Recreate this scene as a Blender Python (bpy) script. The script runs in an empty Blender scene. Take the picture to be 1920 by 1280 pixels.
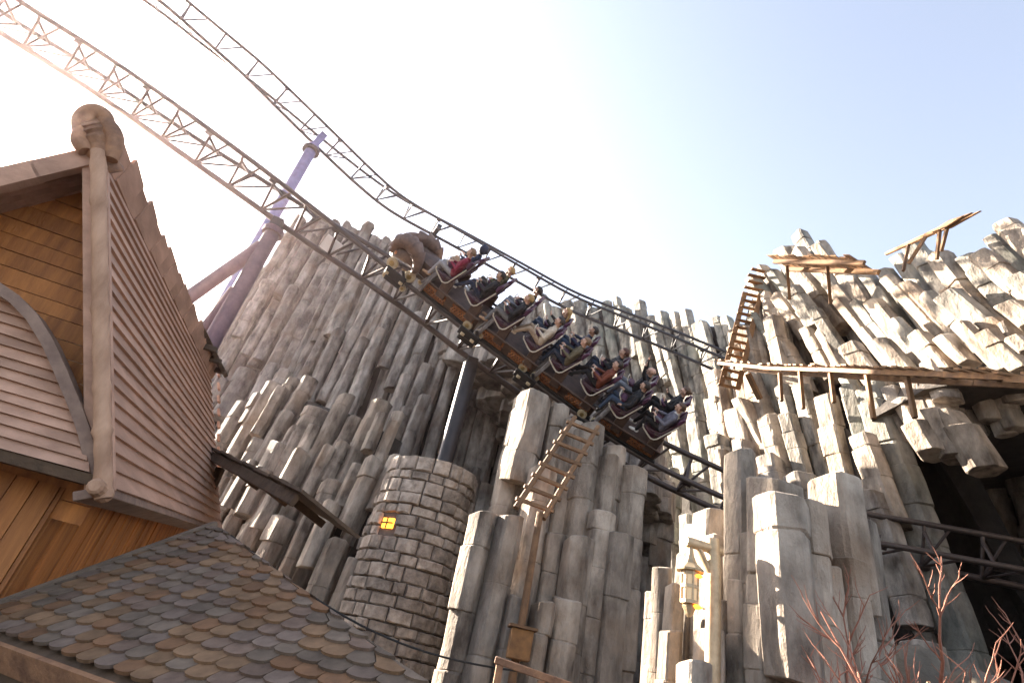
import bpy, bmesh, math, random
import numpy as np
from mathutils import Vector, Matrix, Quaternion

# ------------------------------------------------------------------ camera
EYE = Vector((0, 0, 1.65))
FPX = 1060.0                                   # focal length in photo pixels (1920 wide)
_Z = Vector((1350 - 960, -(-1050 - 640), -FPX)).normalized()      # world up seen by the camera
_F = Vector((0, 0, -1))
_Y = (_F - _Z * _F.dot(_Z)).normalized()
_X = _Y.cross(_Z)
ROT = Matrix((_X, _Y, _Z))
scene = bpy.context.scene
col = bpy.data.collections.new('scene_objects')
scene.collection.children.link(col)
cd = bpy.data.cameras.new('camera')
cd.sensor_width = 36
cd.lens = 36 * FPX / 1920
cd.clip_start = 0.05
cd.clip_end = 3000
cam = bpy.data.objects.new('camera', cd)
col.objects.link(cam)
cam.matrix_world = Matrix.Translation(EYE) @ ROT.to_4x4()
scene.camera = cam

def ray(px, py):
    return (ROT @ Vector((px - 960, -(py - 640), -FPX))).normalized()
def atd(px, py, depth):                        # point at a depth along the viewing axis
    return EYE + (ROT @ Vector((px - 960, -(py - 640), -FPX))) * (depth / FPX)
def atr(px, py, r):                            # point at a horizontal range
    d = ray(px, py)
    return EYE + d * (r / math.hypot(d.x, d.y))
def onplane(px, py, p0, n):
    d = ray(px, py)
    return EYE + d * ((p0 - EYE).dot(n) / d.dot(n))
def azel(px, py):
    d = ray(px, py)
    return math.atan2(d.x, d.y), math.atan2(d.z, math.hypot(d.x, d.y))

# ------------------------------------------------------------------ sky, sun, exposure
_a, _e = math.radians(-48), math.radians(23.5)
SUN = Vector((math.sin(_a) * math.cos(_e), math.cos(_a) * math.cos(_e), math.sin(_e)))
sun_az, sun_el = math.atan2(SUN.x, SUN.y), math.asin(SUN.z)
world = bpy.data.worlds.new('World')
scene.world = world
world.use_nodes = True
wn = world.node_tree
sky = wn.nodes.new('ShaderNodeTexSky')
sky.sky_type = 'NISHITA'
sky.sun_disc = False
sky.sun_elevation = sun_el
sky.sun_rotation = sun_az
sky.air_density = 0.85
sky.dust_density = 1.5
sky.ozone_density = 1.2
hsv = wn.nodes.new('ShaderNodeHueSaturation')
hsv.inputs['Saturation'].default_value = 0.6
hsv.inputs['Value'].default_value = 1.0
wn.links.new(sky.outputs[0], hsv.inputs['Color'])
wn.links.new(hsv.outputs[0], wn.nodes['Background'].inputs[0])
wn.nodes['Background'].inputs[1].default_value = 0.05
sd = bpy.data.lights.new('sun', 'SUN')
sd.energy = 5.0
sd.angle = math.radians(0.5)
sd.color = (1.0, 0.87, 0.72)
sun = bpy.data.objects.new('sun', sd)
col.objects.link(sun)
sun.location = EYE + SUN * 60
sun.rotation_euler = SUN.to_track_quat('Z', 'Y').to_euler()
scene.view_settings.view_transform = 'Standard'
scene.view_settings.look = 'None'
scene.view_settings.gamma = 1
scene.view_settings.exposure = 3.5

# ------------------------------------------------------------------ materials
def mat(name, c1, c2=None, scale=4.0, rough=0.75, metal=0.0, bump=0.0, bscale=20.0, rnd=0.0, stretch=(1, 1, 1),
        detail=6.0, emit=None, estr=0.0, c3=None, c3amt=0.35, c3scale=0.6, spec=0.4, bdist=0.02):
    m = bpy.data.materials.new(name)
    m.use_nodes = True
    nt = m.node_tree
    N, Lk = nt.nodes, nt.links
    b = N['Principled BSDF']
    b.inputs['Roughness'].default_value = rough
    b.inputs['Metallic'].default_value = metal
    b.inputs['Specular IOR Level'].default_value = spec
    b.inputs['Base Color'].default_value = (*c1, 1)
    tc = N.new('ShaderNodeTexCoord')
    mp = N.new('ShaderNodeMapping')
    mp.inputs['Scale'].default_value = stretch
    Lk.new(tc.outputs['Object'], mp.inputs[0])
    oi = N.new('ShaderNodeObjectInfo')
    off = N.new('ShaderNodeVectorMath'); off.operation = 'ADD'
    sc = N.new('ShaderNodeMath'); sc.operation = 'MULTIPLY'; sc.inputs[1].default_value = 37.0
    Lk.new(oi.outputs['Random'], sc.inputs[0])
    Lk.new(mp.outputs[0], off.inputs[0]); Lk.new(sc.outputs[0], off.inputs[1])
    last = None
    if c2 is not None:
        nz = N.new('ShaderNodeTexNoise')
        nz.inputs['Scale'].default_value = scale
        nz.inputs['Detail'].default_value = detail
        nz.inputs['Roughness'].default_value = 0.62
        Lk.new(off.outputs[0], nz.inputs['Vector'])
        mx = N.new('ShaderNodeMix'); mx.data_type = 'RGBA'
        rp = N.new('ShaderNodeMapRange')
        rp.inputs[1].default_value = 0.34; rp.inputs[2].default_value = 0.66
        Lk.new(nz.outputs[0], rp.inputs[0])
        Lk.new(rp.outputs[0], mx.inputs[0])
        mx.inputs[6].default_value = (*c1, 1); mx.inputs[7].default_value = (*c2, 1)
        last = mx.outputs[2]
        if c3 is not None:
            n3 = N.new('ShaderNodeTexNoise')
            n3.inputs['Scale'].default_value = c3scale
            n3.inputs['Detail'].default_value = 5
            g3 = N.new('ShaderNodeNewGeometry')
            Lk.new(g3.outputs['Position'], n3.inputs['Vector'])
            r3 = N.new('ShaderNodeMapRange')
            r3.inputs[1].default_value = 0.5; r3.inputs[2].default_value = 0.68
            r3.inputs[4].default_value = c3amt
            Lk.new(n3.outputs[0], r3.inputs[0])
            m3 = N.new('ShaderNodeMix'); m3.data_type = 'RGBA'
            Lk.new(r3.outputs[0], m3.inputs[0]); Lk.new(last, m3.inputs[6])
            m3.inputs[7].default_value = (*c3, 1)
            last = m3.outputs[2]
    if rnd > 0:
        hs = N.new('ShaderNodeHueSaturation')
        mr = N.new('ShaderNodeMapRange')
        mr.inputs[3].default_value = 1 - rnd; mr.inputs[4].default_value = 1 + rnd
        Lk.new(oi.outputs['Random'], mr.inputs[0]); Lk.new(mr.outputs[0], hs.inputs['Value'])
        if last: Lk.new(last, hs.inputs['Color'])
        else: hs.inputs['Color'].default_value = (*c1, 1)
        last = hs.outputs[0]
    if last: Lk.new(last, b.inputs['Base Color'])
    if bump > 0:
        nb = N.new('ShaderNodeTexNoise')
        nb.inputs['Scale'].default_value = bscale
        nb.inputs['Detail'].default_value = 7
        nb.inputs['Roughness'].default_value = 0.65
        Lk.new(off.outputs[0], nb.inputs['Vector'])
        bp = N.new('ShaderNodeBump')
        bp.inputs['Strength'].default_value = bump
        bp.inputs['Distance'].default_value = bdist
        Lk.new(nb.outputs[0], bp.inputs['Height'])
        Lk.new(bp.outputs[0], b.inputs['Normal'])
    if emit:
        b.inputs['Emission Color'].default_value = (*emit, 1)
        b.inputs['Emission Strength'].default_value = estr
    return m

M = {}
M['basalt'] = mat('basalt_grey', (0.36, 0.315, 0.27), (0.075, 0.062, 0.053), 2.2, 0.9, bump=0.9, bscale=5, rnd=0.24, stretch=(1, 1, 0.45),
                  c3=(0.16, 0.11, 0.075), c3amt=0.65, c3scale=0.9, bdist=0.09)
M['basalt_warm'] = mat('basalt_warm', (0.40, 0.335, 0.27), (0.08, 0.062, 0.048), 2.2, 0.9, bump=0.9, bscale=5, rnd=0.2, stretch=(1, 1, 0.45),
                       c3=(0.20, 0.13, 0.08), c3amt=0.6, c3scale=0.8, bdist=0.09)
M['basalt_green'] = mat('basalt_algae', (0.37, 0.335, 0.285), (0.075, 0.067, 0.057), 2.0, 0.9, bump=0.9, bscale=5, rnd=0.22, stretch=(1, 1, 0.45),
                        c3=(0.115, 0.14, 0.12), c3amt=0.55, c3scale=0.35, bdist=0.09)
M['shade_dark_core'] = mat('shade_dark_core', (0.05, 0.042, 0.036), (0.025, 0.021, 0.018), 1.5, 0.95, bump=0.8, bscale=3, bdist=0.1)  # backing darkened so the column gaps carry their shade in its colour
M['stone'] = mat('tower_stone', (0.42, 0.345, 0.28), (0.17, 0.135, 0.108), 5, 0.9, bump=0.8, bscale=14, rnd=0.28, bdist=0.04)
M['mortar'] = mat('mortar', (0.14, 0.115, 0.095), (0.08, 0.065, 0.055), 8, 0.95, bump=0.5, bscale=20)
M['board'] = mat('clapboard', (0.46, 0.27, 0.185), (0.29, 0.165, 0.11), 3.0, 0.7, bump=0.4, bscale=24, rnd=0.14, stretch=(1, 0.25, 1.5), bdist=0.01)
M['log'] = mat('log_pole', (0.46, 0.28, 0.18), (0.27, 0.15, 0.09), 5, 0.75, bump=0.5, bscale=14, stretch=(1, 1, .3))
M['orange_wood'] = mat('stained_planks', (0.44, 0.165, 0.04), (0.22, 0.075, 0.018), 3, 0.65, bump=0.4, bscale=18, rnd=0.16, stretch=(3, 3, 0.3))
M['trim'] = mat('brown_trim', (0.26, 0.17, 0.125), (0.16, 0.10, 0.075), 6, 0.7, bump=0.3, bscale=25)
M['dark_wood'] = mat('dark_wood', (0.115, 0.072, 0.045), (0.06, 0.038, 0.024), 6, 0.8, bump=0.5, bscale=20, rnd=0.15)
M['carved'] = mat('carved_wood', (0.36, 0.19, 0.10), (0.15, 0.075, 0.045), 5, 0.7, bump=0.7, bscale=9, bdist=0.03)
for i, (a, b_) in enumerate([((0.165, 0.112, 0.083), (0.10, 0.066, 0.05)), ((0.20, 0.12, 0.068), (0.12, 0.072, 0.042)),
                             ((0.155, 0.115, 0.085), (0.095, 0.07, 0.053)), ((0.18, 0.095, 0.05), (0.11, 0.06, 0.034)),
                             ((0.175, 0.128, 0.10), (0.11, 0.078, 0.062))]):
    M['slate%d' % i] = mat('shingle_%d' % i, a, b_, 7, 0.9, bump=0.5, bscale=22, rnd=0.2, bdist=0.012, spec=0.15)
M['steel'] = mat('track_steel', (0.075, 0.056, 0.05), (0.045, 0.034, 0.031), 8, 0.45, 0.25, bump=0.15, bscale=30)
M['steel2'] = mat('track_steel_far', (0.045, 0.044, 0.05), (0.03, 0.03, 0.034), 8, 0.5, 0.2)
M['blue_steel'] = mat('blue_support', (0.13, 0.14, 0.30), (0.09, 0.09, 0.20), 3, 0.5, 0.2)
M['brown_steel'] = mat('brown_support', (0.15, 0.10, 0.115), (0.09, 0.06, 0.075), 3, 0.6, 0.1, bump=0.3, bscale=9)
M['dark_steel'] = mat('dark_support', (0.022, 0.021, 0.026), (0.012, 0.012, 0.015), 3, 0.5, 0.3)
M['bronze'] = mat('bronze_panel', (0.12, 0.075, 0.055), (0.06, 0.04, 0.034), 6, 0.48, 0.5, bump=0.35, bscale=18)
M['copper'] = mat('copper_braid', (0.40, 0.175, 0.075), (0.24, 0.09, 0.04), 10, 0.4, 0.7)
M['black_metal'] = mat('black_metal', (0.02, 0.02, 0.022), (0.012, 0.012, 0.012), 10, 0.45, 0.4)
M['seat'] = mat('maroon_seat', (0.055, 0.012, 0.024), (0.035, 0.008, 0.016), 8, 0.42)
M['purple'] = mat('purple_pad', (0.085, 0.028, 0.065), (0.06, 0.02, 0.045), 8, 0.5)
M['white_tube'] = mat('cream_tube', (0.55, 0.48, 0.39), (0.45, 0.38, 0.30), 8, 0.35)
M['tyre'] = mat('polyurethane_tyre', (0.45, 0.37, 0.25), (0.36, 0.28, 0.17), 9, 0.5)
M['hub'] = mat('brass_hub', (0.40, 0.28, 0.11), (0.25, 0.17, 0.08), 9, 0.4, 0.7)
M['dash'] = mat('weathered_dash', (0.22, 0.20, 0.20), (0.10, 0.085, 0.08), 7, 0.7, bump=0.8, bscale=10, stretch=(3, 3, .5), bdist=0.03)
M['horn'] = mat('horn_plate', (0.17, 0.105, 0.08), (0.085, 0.052, 0.042), 5, 0.55, bump=0.5, bscale=12)
M['walk_wood'] = mat('walkway_wood', (0.21, 0.105, 0.036), (0.10, 0.048, 0.019), 5, 0.75, bump=0.4, bscale=18, rnd=0.25)
M['ladder_wood'] = mat('ladder_wood', (0.20, 0.11, 0.055), (0.11, 0.06, 0.03), 5, 0.8, bump=0.5, bscale=16, rnd=0.2)
M['glow'] = mat('lamp_glow', (0.9, 0.5, 0.1), emit=(1.0, 0.30, 0.02), estr=0.55)
M['lantern_metal'] = mat('lantern_metal', (0.50, 0.38, 0.24), (0.34, 0.25, 0.15), 9, 0.5, 0.3, bump=0.2, bscale=25)
M['horn_paper'] = mat('lantern_pane', (0.75, 0.62, 0.42), (0.65, 0.5, 0.3), 5, 0.4, emit=(1, 0.5, 0.1), estr=0.02)
M['twig'] = mat('red_twig', (0.30, 0.13, 0.085), (0.20, 0.08, 0.05), 12, 0.7)
M['bark'] = mat('pale_bark', (0.40, 0.26, 0.16), (0.28, 0.17, 0.10), 12, 0.8)
M['boulder'] = mat('boulder', (0.15, 0.125, 0.095), (0.075, 0.062, 0.048), 2, 0.9, bump=0.8, bscale=5, bdist=0.06)
M['cable'] = mat('black_cable', (0.015, 0.015, 0.015))
M['ground'] = mat('ground_gravel', (0.06, 0.052, 0.045), (0.035, 0.03, 0.027), 1.2, 0.95, bump=0.6, bscale=8, bdist=0.05)
M['wax'] = mat('white_flange', (0.7, 0.68, 0.66), (0.6, 0.58, 0.56), 5, 0.5)

# ------------------------------------------------------------------ helpers
def link(o, parent=None):
    col.objects.link(o)
    if parent is not None: o.parent = parent
    return o
def tag(o, label, cat, group=None):
    o['label'] = label; o['category'] = cat
    if group: o['group'] = group
    return o
def empty(name, loc=(0, 0, 0), mw=None):
    o = bpy.data.objects.new(name, None)
    o.empty_display_size = 0.2
    link(o)
    if mw is not None: o.matrix_world = mw
    else: o.location = loc
    return o

class MB:
    def __init__(s): s.v = []; s.f = []
    def add(s, vs, fs):
        k = len(s.v)
        s.v.extend([Vector(v) for v in vs]); s.f.extend([[i + k for i in f] for f in fs])
        return s
    def hexa(s, p):                             # 8 corners: bottom 4, top 4
        return s.add(p, [(3, 2, 1, 0), (4, 5, 6, 7), (0, 1, 5, 4), (1, 2, 6, 5), (2, 3, 7, 6), (3, 0, 4, 7)])
    def box(s, c, size, ax=None):
        c = Vector(c); h = Vector(size) / 2
        ax = ax or (Vector((1, 0, 0)), Vector((0, 1, 0)), Vector((0, 0, 1)))
        return s.hexa([c + ax[0] * sx * h.x + ax[1] * sy * h.y + ax[2] * sz * h.z
                       for sz in (-1, 1) for sx, sy in ((-1, -1), (1, -1), (1, 1), (-1, 1))])
    def bar(s, p0, p1, w, t, up=Vector((0, 0, 1))):   # rectangular bar from p0 to p1
        p0, p1 = Vector(p0), Vector(p1)
        d = (p1 - p0).normalized()
        u = d.cross(up)
        if u.length < 1e-4: u = d.cross(Vector((1, 0, 0)))
        u.normalize(); n = u.cross(d)
        return s.hexa([p + u * a * w / 2 + n * b * t / 2 for p in (p0, p1) for a, b in ((-1, -1), (1, -1), (1, 1), (-1, 1))])
    def tube(s, pts, r, n=8, cap=True):
        pts = [Vector(p) for p in pts]
        rs = r if hasattr(r, '__len__') else [r] * len(pts)
        k0 = len(s.v); prev = None
        for i, p in enumerate(pts):
            d = (pts[min(i + 1, len(pts) - 1)] - pts[max(i - 1, 0)])
            d = d.normalized() if d.length > 1e-9 else Vector((0, 0, 1))
            if prev is None:
                u = d.orthogonal().normalized()
            else:
                u = (prev - d * prev.dot(d)).normalized()
            prev = u; w = d.cross(u)
            for j in range(n):
                a = 2 * math.pi * j / n
                s.v.append(p + (u * math.cos(a) + w * math.sin(a)) * rs[i])
        for i in range(len(pts) - 1):
            for j in range(n):
                a = k0 + i * n + j; b = k0 + i * n + (j + 1) % n
                s.f.append([a, b, b + n, a + n])
        if cap:
            s.f.append([k0 + j for j in range(n)][::-1])
            s.f.append([k0 + (len(pts) - 1) * n + j for j in range(n)])
        return s
    def prism(s, poly, ax_u, ax_v, ax_n, o, t0, t1):  # polygon in (u,v) extruded along n
        o = Vector(o); n = len(poly)
        vs = [o + ax_u * u + ax_v * v + ax_n * t for t in (t0, t1) for u, v in poly]
        return s.add(vs, [list(range(n))[::-1], list(range(n, 2 * n))] + [[i, (i + 1) % n, n + (i + 1) % n, n + i] for i in range(n)])
    def lathe(s, prof, o, ax, n=20):
        o = Vector(o); ax = Vector(ax).normalized(); u = ax.orthogonal().normalized(); w = ax.cross(u); k0 = len(s.v)
        for r, h in prof:
            for j in range(n):
                a = 2 * math.pi * j / n
                s.v.append(o + ax * h + (u * math.cos(a) + w * math.sin(a)) * max(r, 1e-4))
        for i in range(len(prof) - 1):
            for j in range(n):
                a = k0 + i * n + j; b = k0 + i * n + (j + 1) % n
                s.f.append([a, b, b + n, a + n])
        s.f.append([k0 + j for j in range(n)][::-1]); s.f.append([k0 + (len(prof) - 1) * n + j for j in range(n)])
        return s
    def mesh(s, name, m, bevel=0.0, smooth=False, seg=1):
        me = bpy.data.meshes.new(name)
        me.from_pydata([tuple(v) for v in s.v], [], s.f)
        bm = bmesh.new(); bm.from_mesh(me)
        bmesh.ops.recalc_face_normals(bm, faces=bm.faces)
        if bevel > 0:
            ed = [e for e in bm.edges if len(e.link_faces) == 2 and e.calc_face_angle(0) > 0.6]
            bmesh.ops.bevel(bm, geom=ed, offset=bevel, segments=seg, affect='EDGES', clamp_overlap=True)
        if smooth:
            for f in bm.faces: f.smooth = True
            for e in bm.edges:
                if len(e.link_faces) == 2 and e.calc_face_angle(0) > 0.7: e.smooth = False
        bm.to_mesh(me); bm.free()
        me.materials.append(M[m] if isinstance(m, str) else m)
        return me
    def build(s, name, m, parent=None, bevel=0.0, smooth=False, seg=1, centre=True):
        if centre and s.v:                      # object origin at the middle of the piece
            c = sum(s.v, Vector()) / len(s.v)
            s.v = [v - c for v in s.v]
        else: c = Vector((0, 0, 0))
        o = bpy.data.objects.new(name, s.mesh(name, m, bevel, smooth, seg))
        link(o)
        if parent is not None:
            o.parent = parent
            if parent.get('_w'):                # world-space builder: parents sit untransformed at a base point
                c = c - parent_world(parent)
        o.location = c
        return o
def parent_world(p):
    l = Vector(p.location)
    while p.parent is not None:
        p = p.parent; l = l + p.location
    return l
def wthing(name, base):                         # an Empty whose parts are given in world coordinates
    o = empty(name, base); o['_w'] = 1; return o
def wsub(o): o['_w'] = 1; return o

def catmull(pts, n=14):
    P_ = [np.array(p, float) for p in pts]; out = []
    for i in range(len(P_) - 1):
        p0, p1, p2, p3 = P_[max(i - 1, 0)], P_[i], P_[i + 1], P_[min(i + 2, len(P_) - 1)]
        for k in range(n):
            t = k / n
            out.append(.5 * ((2 * p1) + (-p0 + p2) * t + (2 * p0 - 5 * p1 + 4 * p2 - p3) * t * t + (-p0 + 3 * p1 - 3 * p2 + p3) * t ** 3))
    out.append(P_[-1]); return np.array(out)

rng = random.Random(11)
U = rng.uniform

# ------------------------------------------------------------------ ground
g = MB()
g.add([(-900, -900, 0), (900, -900, 0), (900, 1600, 0), (-900, 1600, 0)], [(0, 1, 2, 3)])
go = g.build('ground', 'ground', centre=False)
go['kind'] = 'structure'

# ------------------------------------------------------------------ basalt columns
def column_mesh(R, Lh, rr, lean, m, seg=(0.6, 2.2), face=None):
    n = 6 if rr.random() < .75 else 5
    ang = [2 * math.pi * (k + rr.uniform(-.16, .16)) / n for k in range(n)]
    if face:                                    # one flat side turned to this bearing
        n = 6; half = math.radians(rr.uniform(38, 46))
        b = math.radians(90 - rr.uniform(*face))
        ang = [b - half, b + half] + [b + half + (2 * math.pi - 2 * half) * (k + 1 + rr.uniform(-.12, .12)) / 5 for k in range(4)]
    else:
        b = rr.uniform(0, 6.28); ang = [a + b for a in ang]
    rad = [R * rr.uniform(.88, 1.14) for _ in range(n)]
    corners = [Vector((math.cos(a) * r, math.sin(a) * r)) for a, r in zip(ang, rad)]
    ring = []
    for k in range(n):
        c, p, q = corners[k], corners[k - 1], corners[(k + 1) % n]
        ring.append(c.lerp(p, .11)); ring.append(c.lerp(q, .11))
    nr = len(ring)
    vs, fs = [], []
    z = 0.0; segs = []
    while z < Lh - 0.25:
        l = min(rr.uniform(*seg), Lh - z)
        if Lh - z - l < .3: l = Lh - z
        segs.append((z, z + l)); z += l
    tx, ty = rr.uniform(-.22, .22), rr.uniform(-.22, .22)
    bx, by = rr.uniform(-.18, .18), rr.uniform(-.18, .18)
    def addring(z, s, o, rough, tilt=(0, 0)):
        k = len(vs)
        for c in ring:
            j = 1 + rr.uniform(-rough, rough)
            x, y = c.x * s * j + o[0], c.y * s * j + o[1]
            zz = z + c.x * tilt[0] + c.y * tilt[1] + rr.uniform(-rough, rough) * R * .5
            vs.append((x + lean[0] * z, y + lean[1] * z, zz))
        return k
    rings = []
    g_ = 0.022
    for i, (a, b) in enumerate(segs):
        s = rr.uniform(.94, 1.07); o = (rr.uniform(-.08, .08) * R, rr.uniform(-.08, .08) * R)
        bt = (bx, by) if i == 0 else (rr.uniform(-.06, .06), rr.uniform(-.06, .06))
        tt = (tx, ty) if i == len(segs) - 1 else (0, 0)
        e = .06 * R
        rings.append(addring(a + .004, s * (.9 if i == 0 else .945), o, .015, bt))
        rings.append(addring(a + e * .5 + g_ * .5, s * 0.995, o, .03, bt))
        nm = max(1, int((b - a) / .6))
        for q in range(nm):
            rings.append(addring(a + (b - a) * (q + .5 + rr.uniform(-.15, .15)) / nm, s * rr.uniform(.975, 1.03), o, .04))
        top = i == len(segs) - 1
        rings.append(addring(b - (e * (1.2 if top else .5)) - g_ * .5, s * .995, o, .03, tt))
        rings.append(addring(b - .004, s * (.86 if top else .945), o, .02, tt))
    for a, b in zip(rings[:-1], rings[1:]):
        for j in range(nr):
            fs.append((a + j, a + (j + 1) % nr, b + (j + 1) % nr, b + j))
    fs.append([rings[0] + j for j in range(nr)][::-1]); fs.append([rings[-1] + j for j in range(nr)])
    me = bpy.data.meshes.new('basalt_column')
    me.from_pydata(vs, [], fs)
    me.materials.append(M[m])
    return me

def place_column(parent, top_xy, z0, z1, R, rr, lean=(0, 0), m='basalt', seg=(0.45, 1.35), face=None):
    Lh = z1 - z0
    if Lh < .3: return
    me = column_mesh(R, Lh, rr, lean, m, seg, face)
    o = bpy.data.objects.new('basalt_column', me)
    link(o, parent)
    p = Vector((top_xy[0] - lean[0] * Lh, top_xy[1] - lean[1] * Lh, z0)) - parent_world(parent)
    o.location = p
    return o

def interp(xs, ys, x):
    return float(np.interp(x, xs, ys))

def columns(parent, top, layers, seed, m='basalt', lean=(0, 0), core=True, zmin=0.0, core_dr=0.75, scale_w=True, face=None, cave=None):
    """top: (px, py, range) along the skyline of this face. layers: dicts."""
    rr = random.Random(seed)
    pr = sorted((azel(x, y) + (r,)) for x, y, r in top)
    A = [p[0] for p in pr]; EL = [p[1] for p in pr]; RR = [p[2] for p in pr]
    RM = sum(RR) / len(RR)
    for Ld in layers:
        a0, a1 = A[0], A[-1]
        if 'az' in Ld: a0, a1 = math.radians(Ld['az'][0]), math.radians(Ld['az'][1])
        w = Ld['w']; a = a0
        while a < a1:
            wd = w * rr.uniform(.74, 1.28) * (interp(A, RR, a) / RM if scale_w else 1)
            r = interp(A, RR, a) + Ld['dr'] + rr.uniform(-.3, .3) * w * Ld.get('rj', 1)
            if rr.random() >= Ld.get('skip', 0):
                el = interp(A, EL, a)
                zt = EYE.z + r * math.tan(el) - rr.uniform(*Ld['drop'])
                zb = zmin if 'len' not in Ld else max(zmin, zt - rr.uniform(*Ld['len']))
                if cave and a > math.radians(38): zb = max(zb, cave + rr.uniform(-.7, .5))
                if 'floor' in Ld: zb = max(zb, Ld['floor'] + rr.uniform(-.6, .6))
                lt, lr_ = Ld.get('lean', lean)
                lt += rr.uniform(-.035, .035); lr_ += rr.uniform(-.035, .035)
                lv = (math.cos(a) * lt + math.sin(a) * lr_, -math.sin(a) * lt + math.cos(a) * lr_)
                place_column(parent, (math.sin(a) * r, math.cos(a) * r), zb, zt, wd * .54, rr, lv, rr.choice(Ld.get('m', m)) if isinstance(Ld.get('m', m), (list, tuple)) else Ld.get('m', m), face=Ld.get('face', face))
            a += wd * .97 / r
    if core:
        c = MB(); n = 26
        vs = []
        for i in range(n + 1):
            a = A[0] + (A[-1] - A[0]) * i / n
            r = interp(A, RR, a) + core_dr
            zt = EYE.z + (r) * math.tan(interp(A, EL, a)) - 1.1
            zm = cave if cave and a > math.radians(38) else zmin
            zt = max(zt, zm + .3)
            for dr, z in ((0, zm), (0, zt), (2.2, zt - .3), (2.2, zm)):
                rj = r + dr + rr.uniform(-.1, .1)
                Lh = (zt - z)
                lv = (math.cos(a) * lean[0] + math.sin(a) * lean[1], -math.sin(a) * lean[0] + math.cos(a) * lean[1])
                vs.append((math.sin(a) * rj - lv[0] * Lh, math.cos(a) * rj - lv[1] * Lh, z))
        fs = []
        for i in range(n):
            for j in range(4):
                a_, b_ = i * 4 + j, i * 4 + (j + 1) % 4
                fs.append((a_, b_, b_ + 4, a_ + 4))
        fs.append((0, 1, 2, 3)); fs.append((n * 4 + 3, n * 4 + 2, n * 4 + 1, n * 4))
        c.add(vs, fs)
        c.build('shade_dark_core', 'shade_dark_core', parent)

def cliff(name, label, base):
    o = wthing(name, base); tag(o, label, 'cliff', 'basalt column cliffs'); return o

# left cliff, upper tier
cL = cliff('basalt_cliff', 'tall backlit cliff of grey basalt columns right of the boarded gable roof', (-5, 17, 0))
topL = [(440, 590, 33), (470, 500, 32.5), (515, 415, 31.5), (565, 388, 30), (620, 398, 28), (690, 405, 25.5), (745, 428, 23.5),
        (800, 470, 21.5), (850, 530, 20), (885, 580, 19.2)]
columns(cL, topL, [
    dict(dr=0.5, drop=(0, 1.4), w=.6),
    dict(dr=-.2, drop=(.8, 5.6), len=(3.5, 8), w=.58, skip=.1),
    dict(dr=-.95, drop=(4.5, 8.5), len=(2.2, 5), w=.62, skip=.3),
    dict(dr=-1.2, drop=(9.5, 12), len=(1.8, 4), w=.66, skip=.3),
], 3, lean=(.02, .03), face=(224, 246))
# left cliff, lower tier nearer to the tower
cLl = cliff('basalt_cliff', 'low tier of short basalt columns with sunlit edges between boarded house and stone tower', (-4.6, 15, 0))
topLl = [(405, 770, 25), (470, 740, 23), (540, 700, 20.4), (600, 700, 18.6), (660, 715, 17), (720, 735, 15.8), (775, 765, 14.9)]
columns(cLl, topLl, [
    dict(dr=.3, drop=(0, 1.2), w=.66),
    dict(dr=-.3, drop=(.4, 2.2), len=(1.2, 2.6), w=.56, skip=.18),
    dict(dr=-.75, drop=(1.8, 2.9), len=(.9, 2.0), w=.56, skip=.2),
    dict(dr=-1.1, drop=(3.0, 4.3), len=(.9, 2.0), w=.52, skip=.2),
], 5, m='basalt_warm', lean=(.08, .0), face=(224, 244))
# dark recess between left cliff and middle stack
cD = cliff('basalt_cliff', 'shaded recess of narrow dark basalt columns behind the stone tower and dark support', (0, 21, 0))
topD = [(820, 610, 21.8), (860, 610, 21.5), (920, 630, 21.5), (1010, 690, 21), (1080, 730, 21), (1180, 800, 21), (1260, 860, 21)]
columns(cD, topD, [
    dict(dr=.3, drop=(0, 1.2), w=.62),
    dict(dr=-.35, drop=(1, 4.5), len=(2.5, 6), w=.62, skip=.2),
    dict(dr=-.8, drop=(4, 7.5), len=(2, 5), w=.62, skip=.3),
], 7, lean=(.0, 0))
ov = [atr(862, 640, 16.5), atr(1060, 765, 15.0), atr(1060, 765, 15.0), atr(862, 640, 16.5)]
rr = random.Random(77)                                     # unseen lumps added behind the train to shade the recess
for k in range(64):
    f = rr.random(); r = rr.uniform(16.2, 21.5)
    p = atr(860 + 370 * f, 640 + 240 * f, r)
    zz = atr(860 + 370 * f, 628 + 240 * f, 16.5 - 3.5 * f).z + rr.uniform(0, .9)
    place_column(cD, (p.x, p.y), zz - .1, zz + rr.uniform(1.2, 1.9), rr.uniform(.6, .8), rr, (0, 0), 'basalt')
# middle far cliff
cM = cliff('basalt_cliff', 'far cliff of slanting basalt columns with greenish stains behind the coaster train', (6, 29, 0))
topM = [(972, 549, 42), (1000, 552, 41), (1060, 560, 39), (1130, 556, 36.5), (1190, 566, 34.5), (1250, 575, 32.5), (1310, 582, 30.5),
        (1370, 590, 28.5), (1440, 600, 26.5)]
columns(cM, topM, [
    dict(dr=.4, drop=(0, 1.4), w=.95, lean=(-.22, .03)),
    dict(dr=-.4, drop=(.8, 4.0), len=(3.0, 6.5), w=.82, skip=.12, lean=(-.26, .03)),
    dict(dr=-.9, drop=(5, 8.5), len=(4, 7), w=1.0, skip=.2, lean=(-.18, .03)),
    dict(dr=-1.5, drop=(10, 13), len=(5, 8), w=1.05, skip=.2, lean=(-.08, .0)),
    dict(dr=-2.2, drop=(15, 18), w=1.1, skip=.1, lean=(0, 0)),
], 9, m='basalt_green', lean=(-.08, 0), core_dr=1.3, face=(228, 262))
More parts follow.
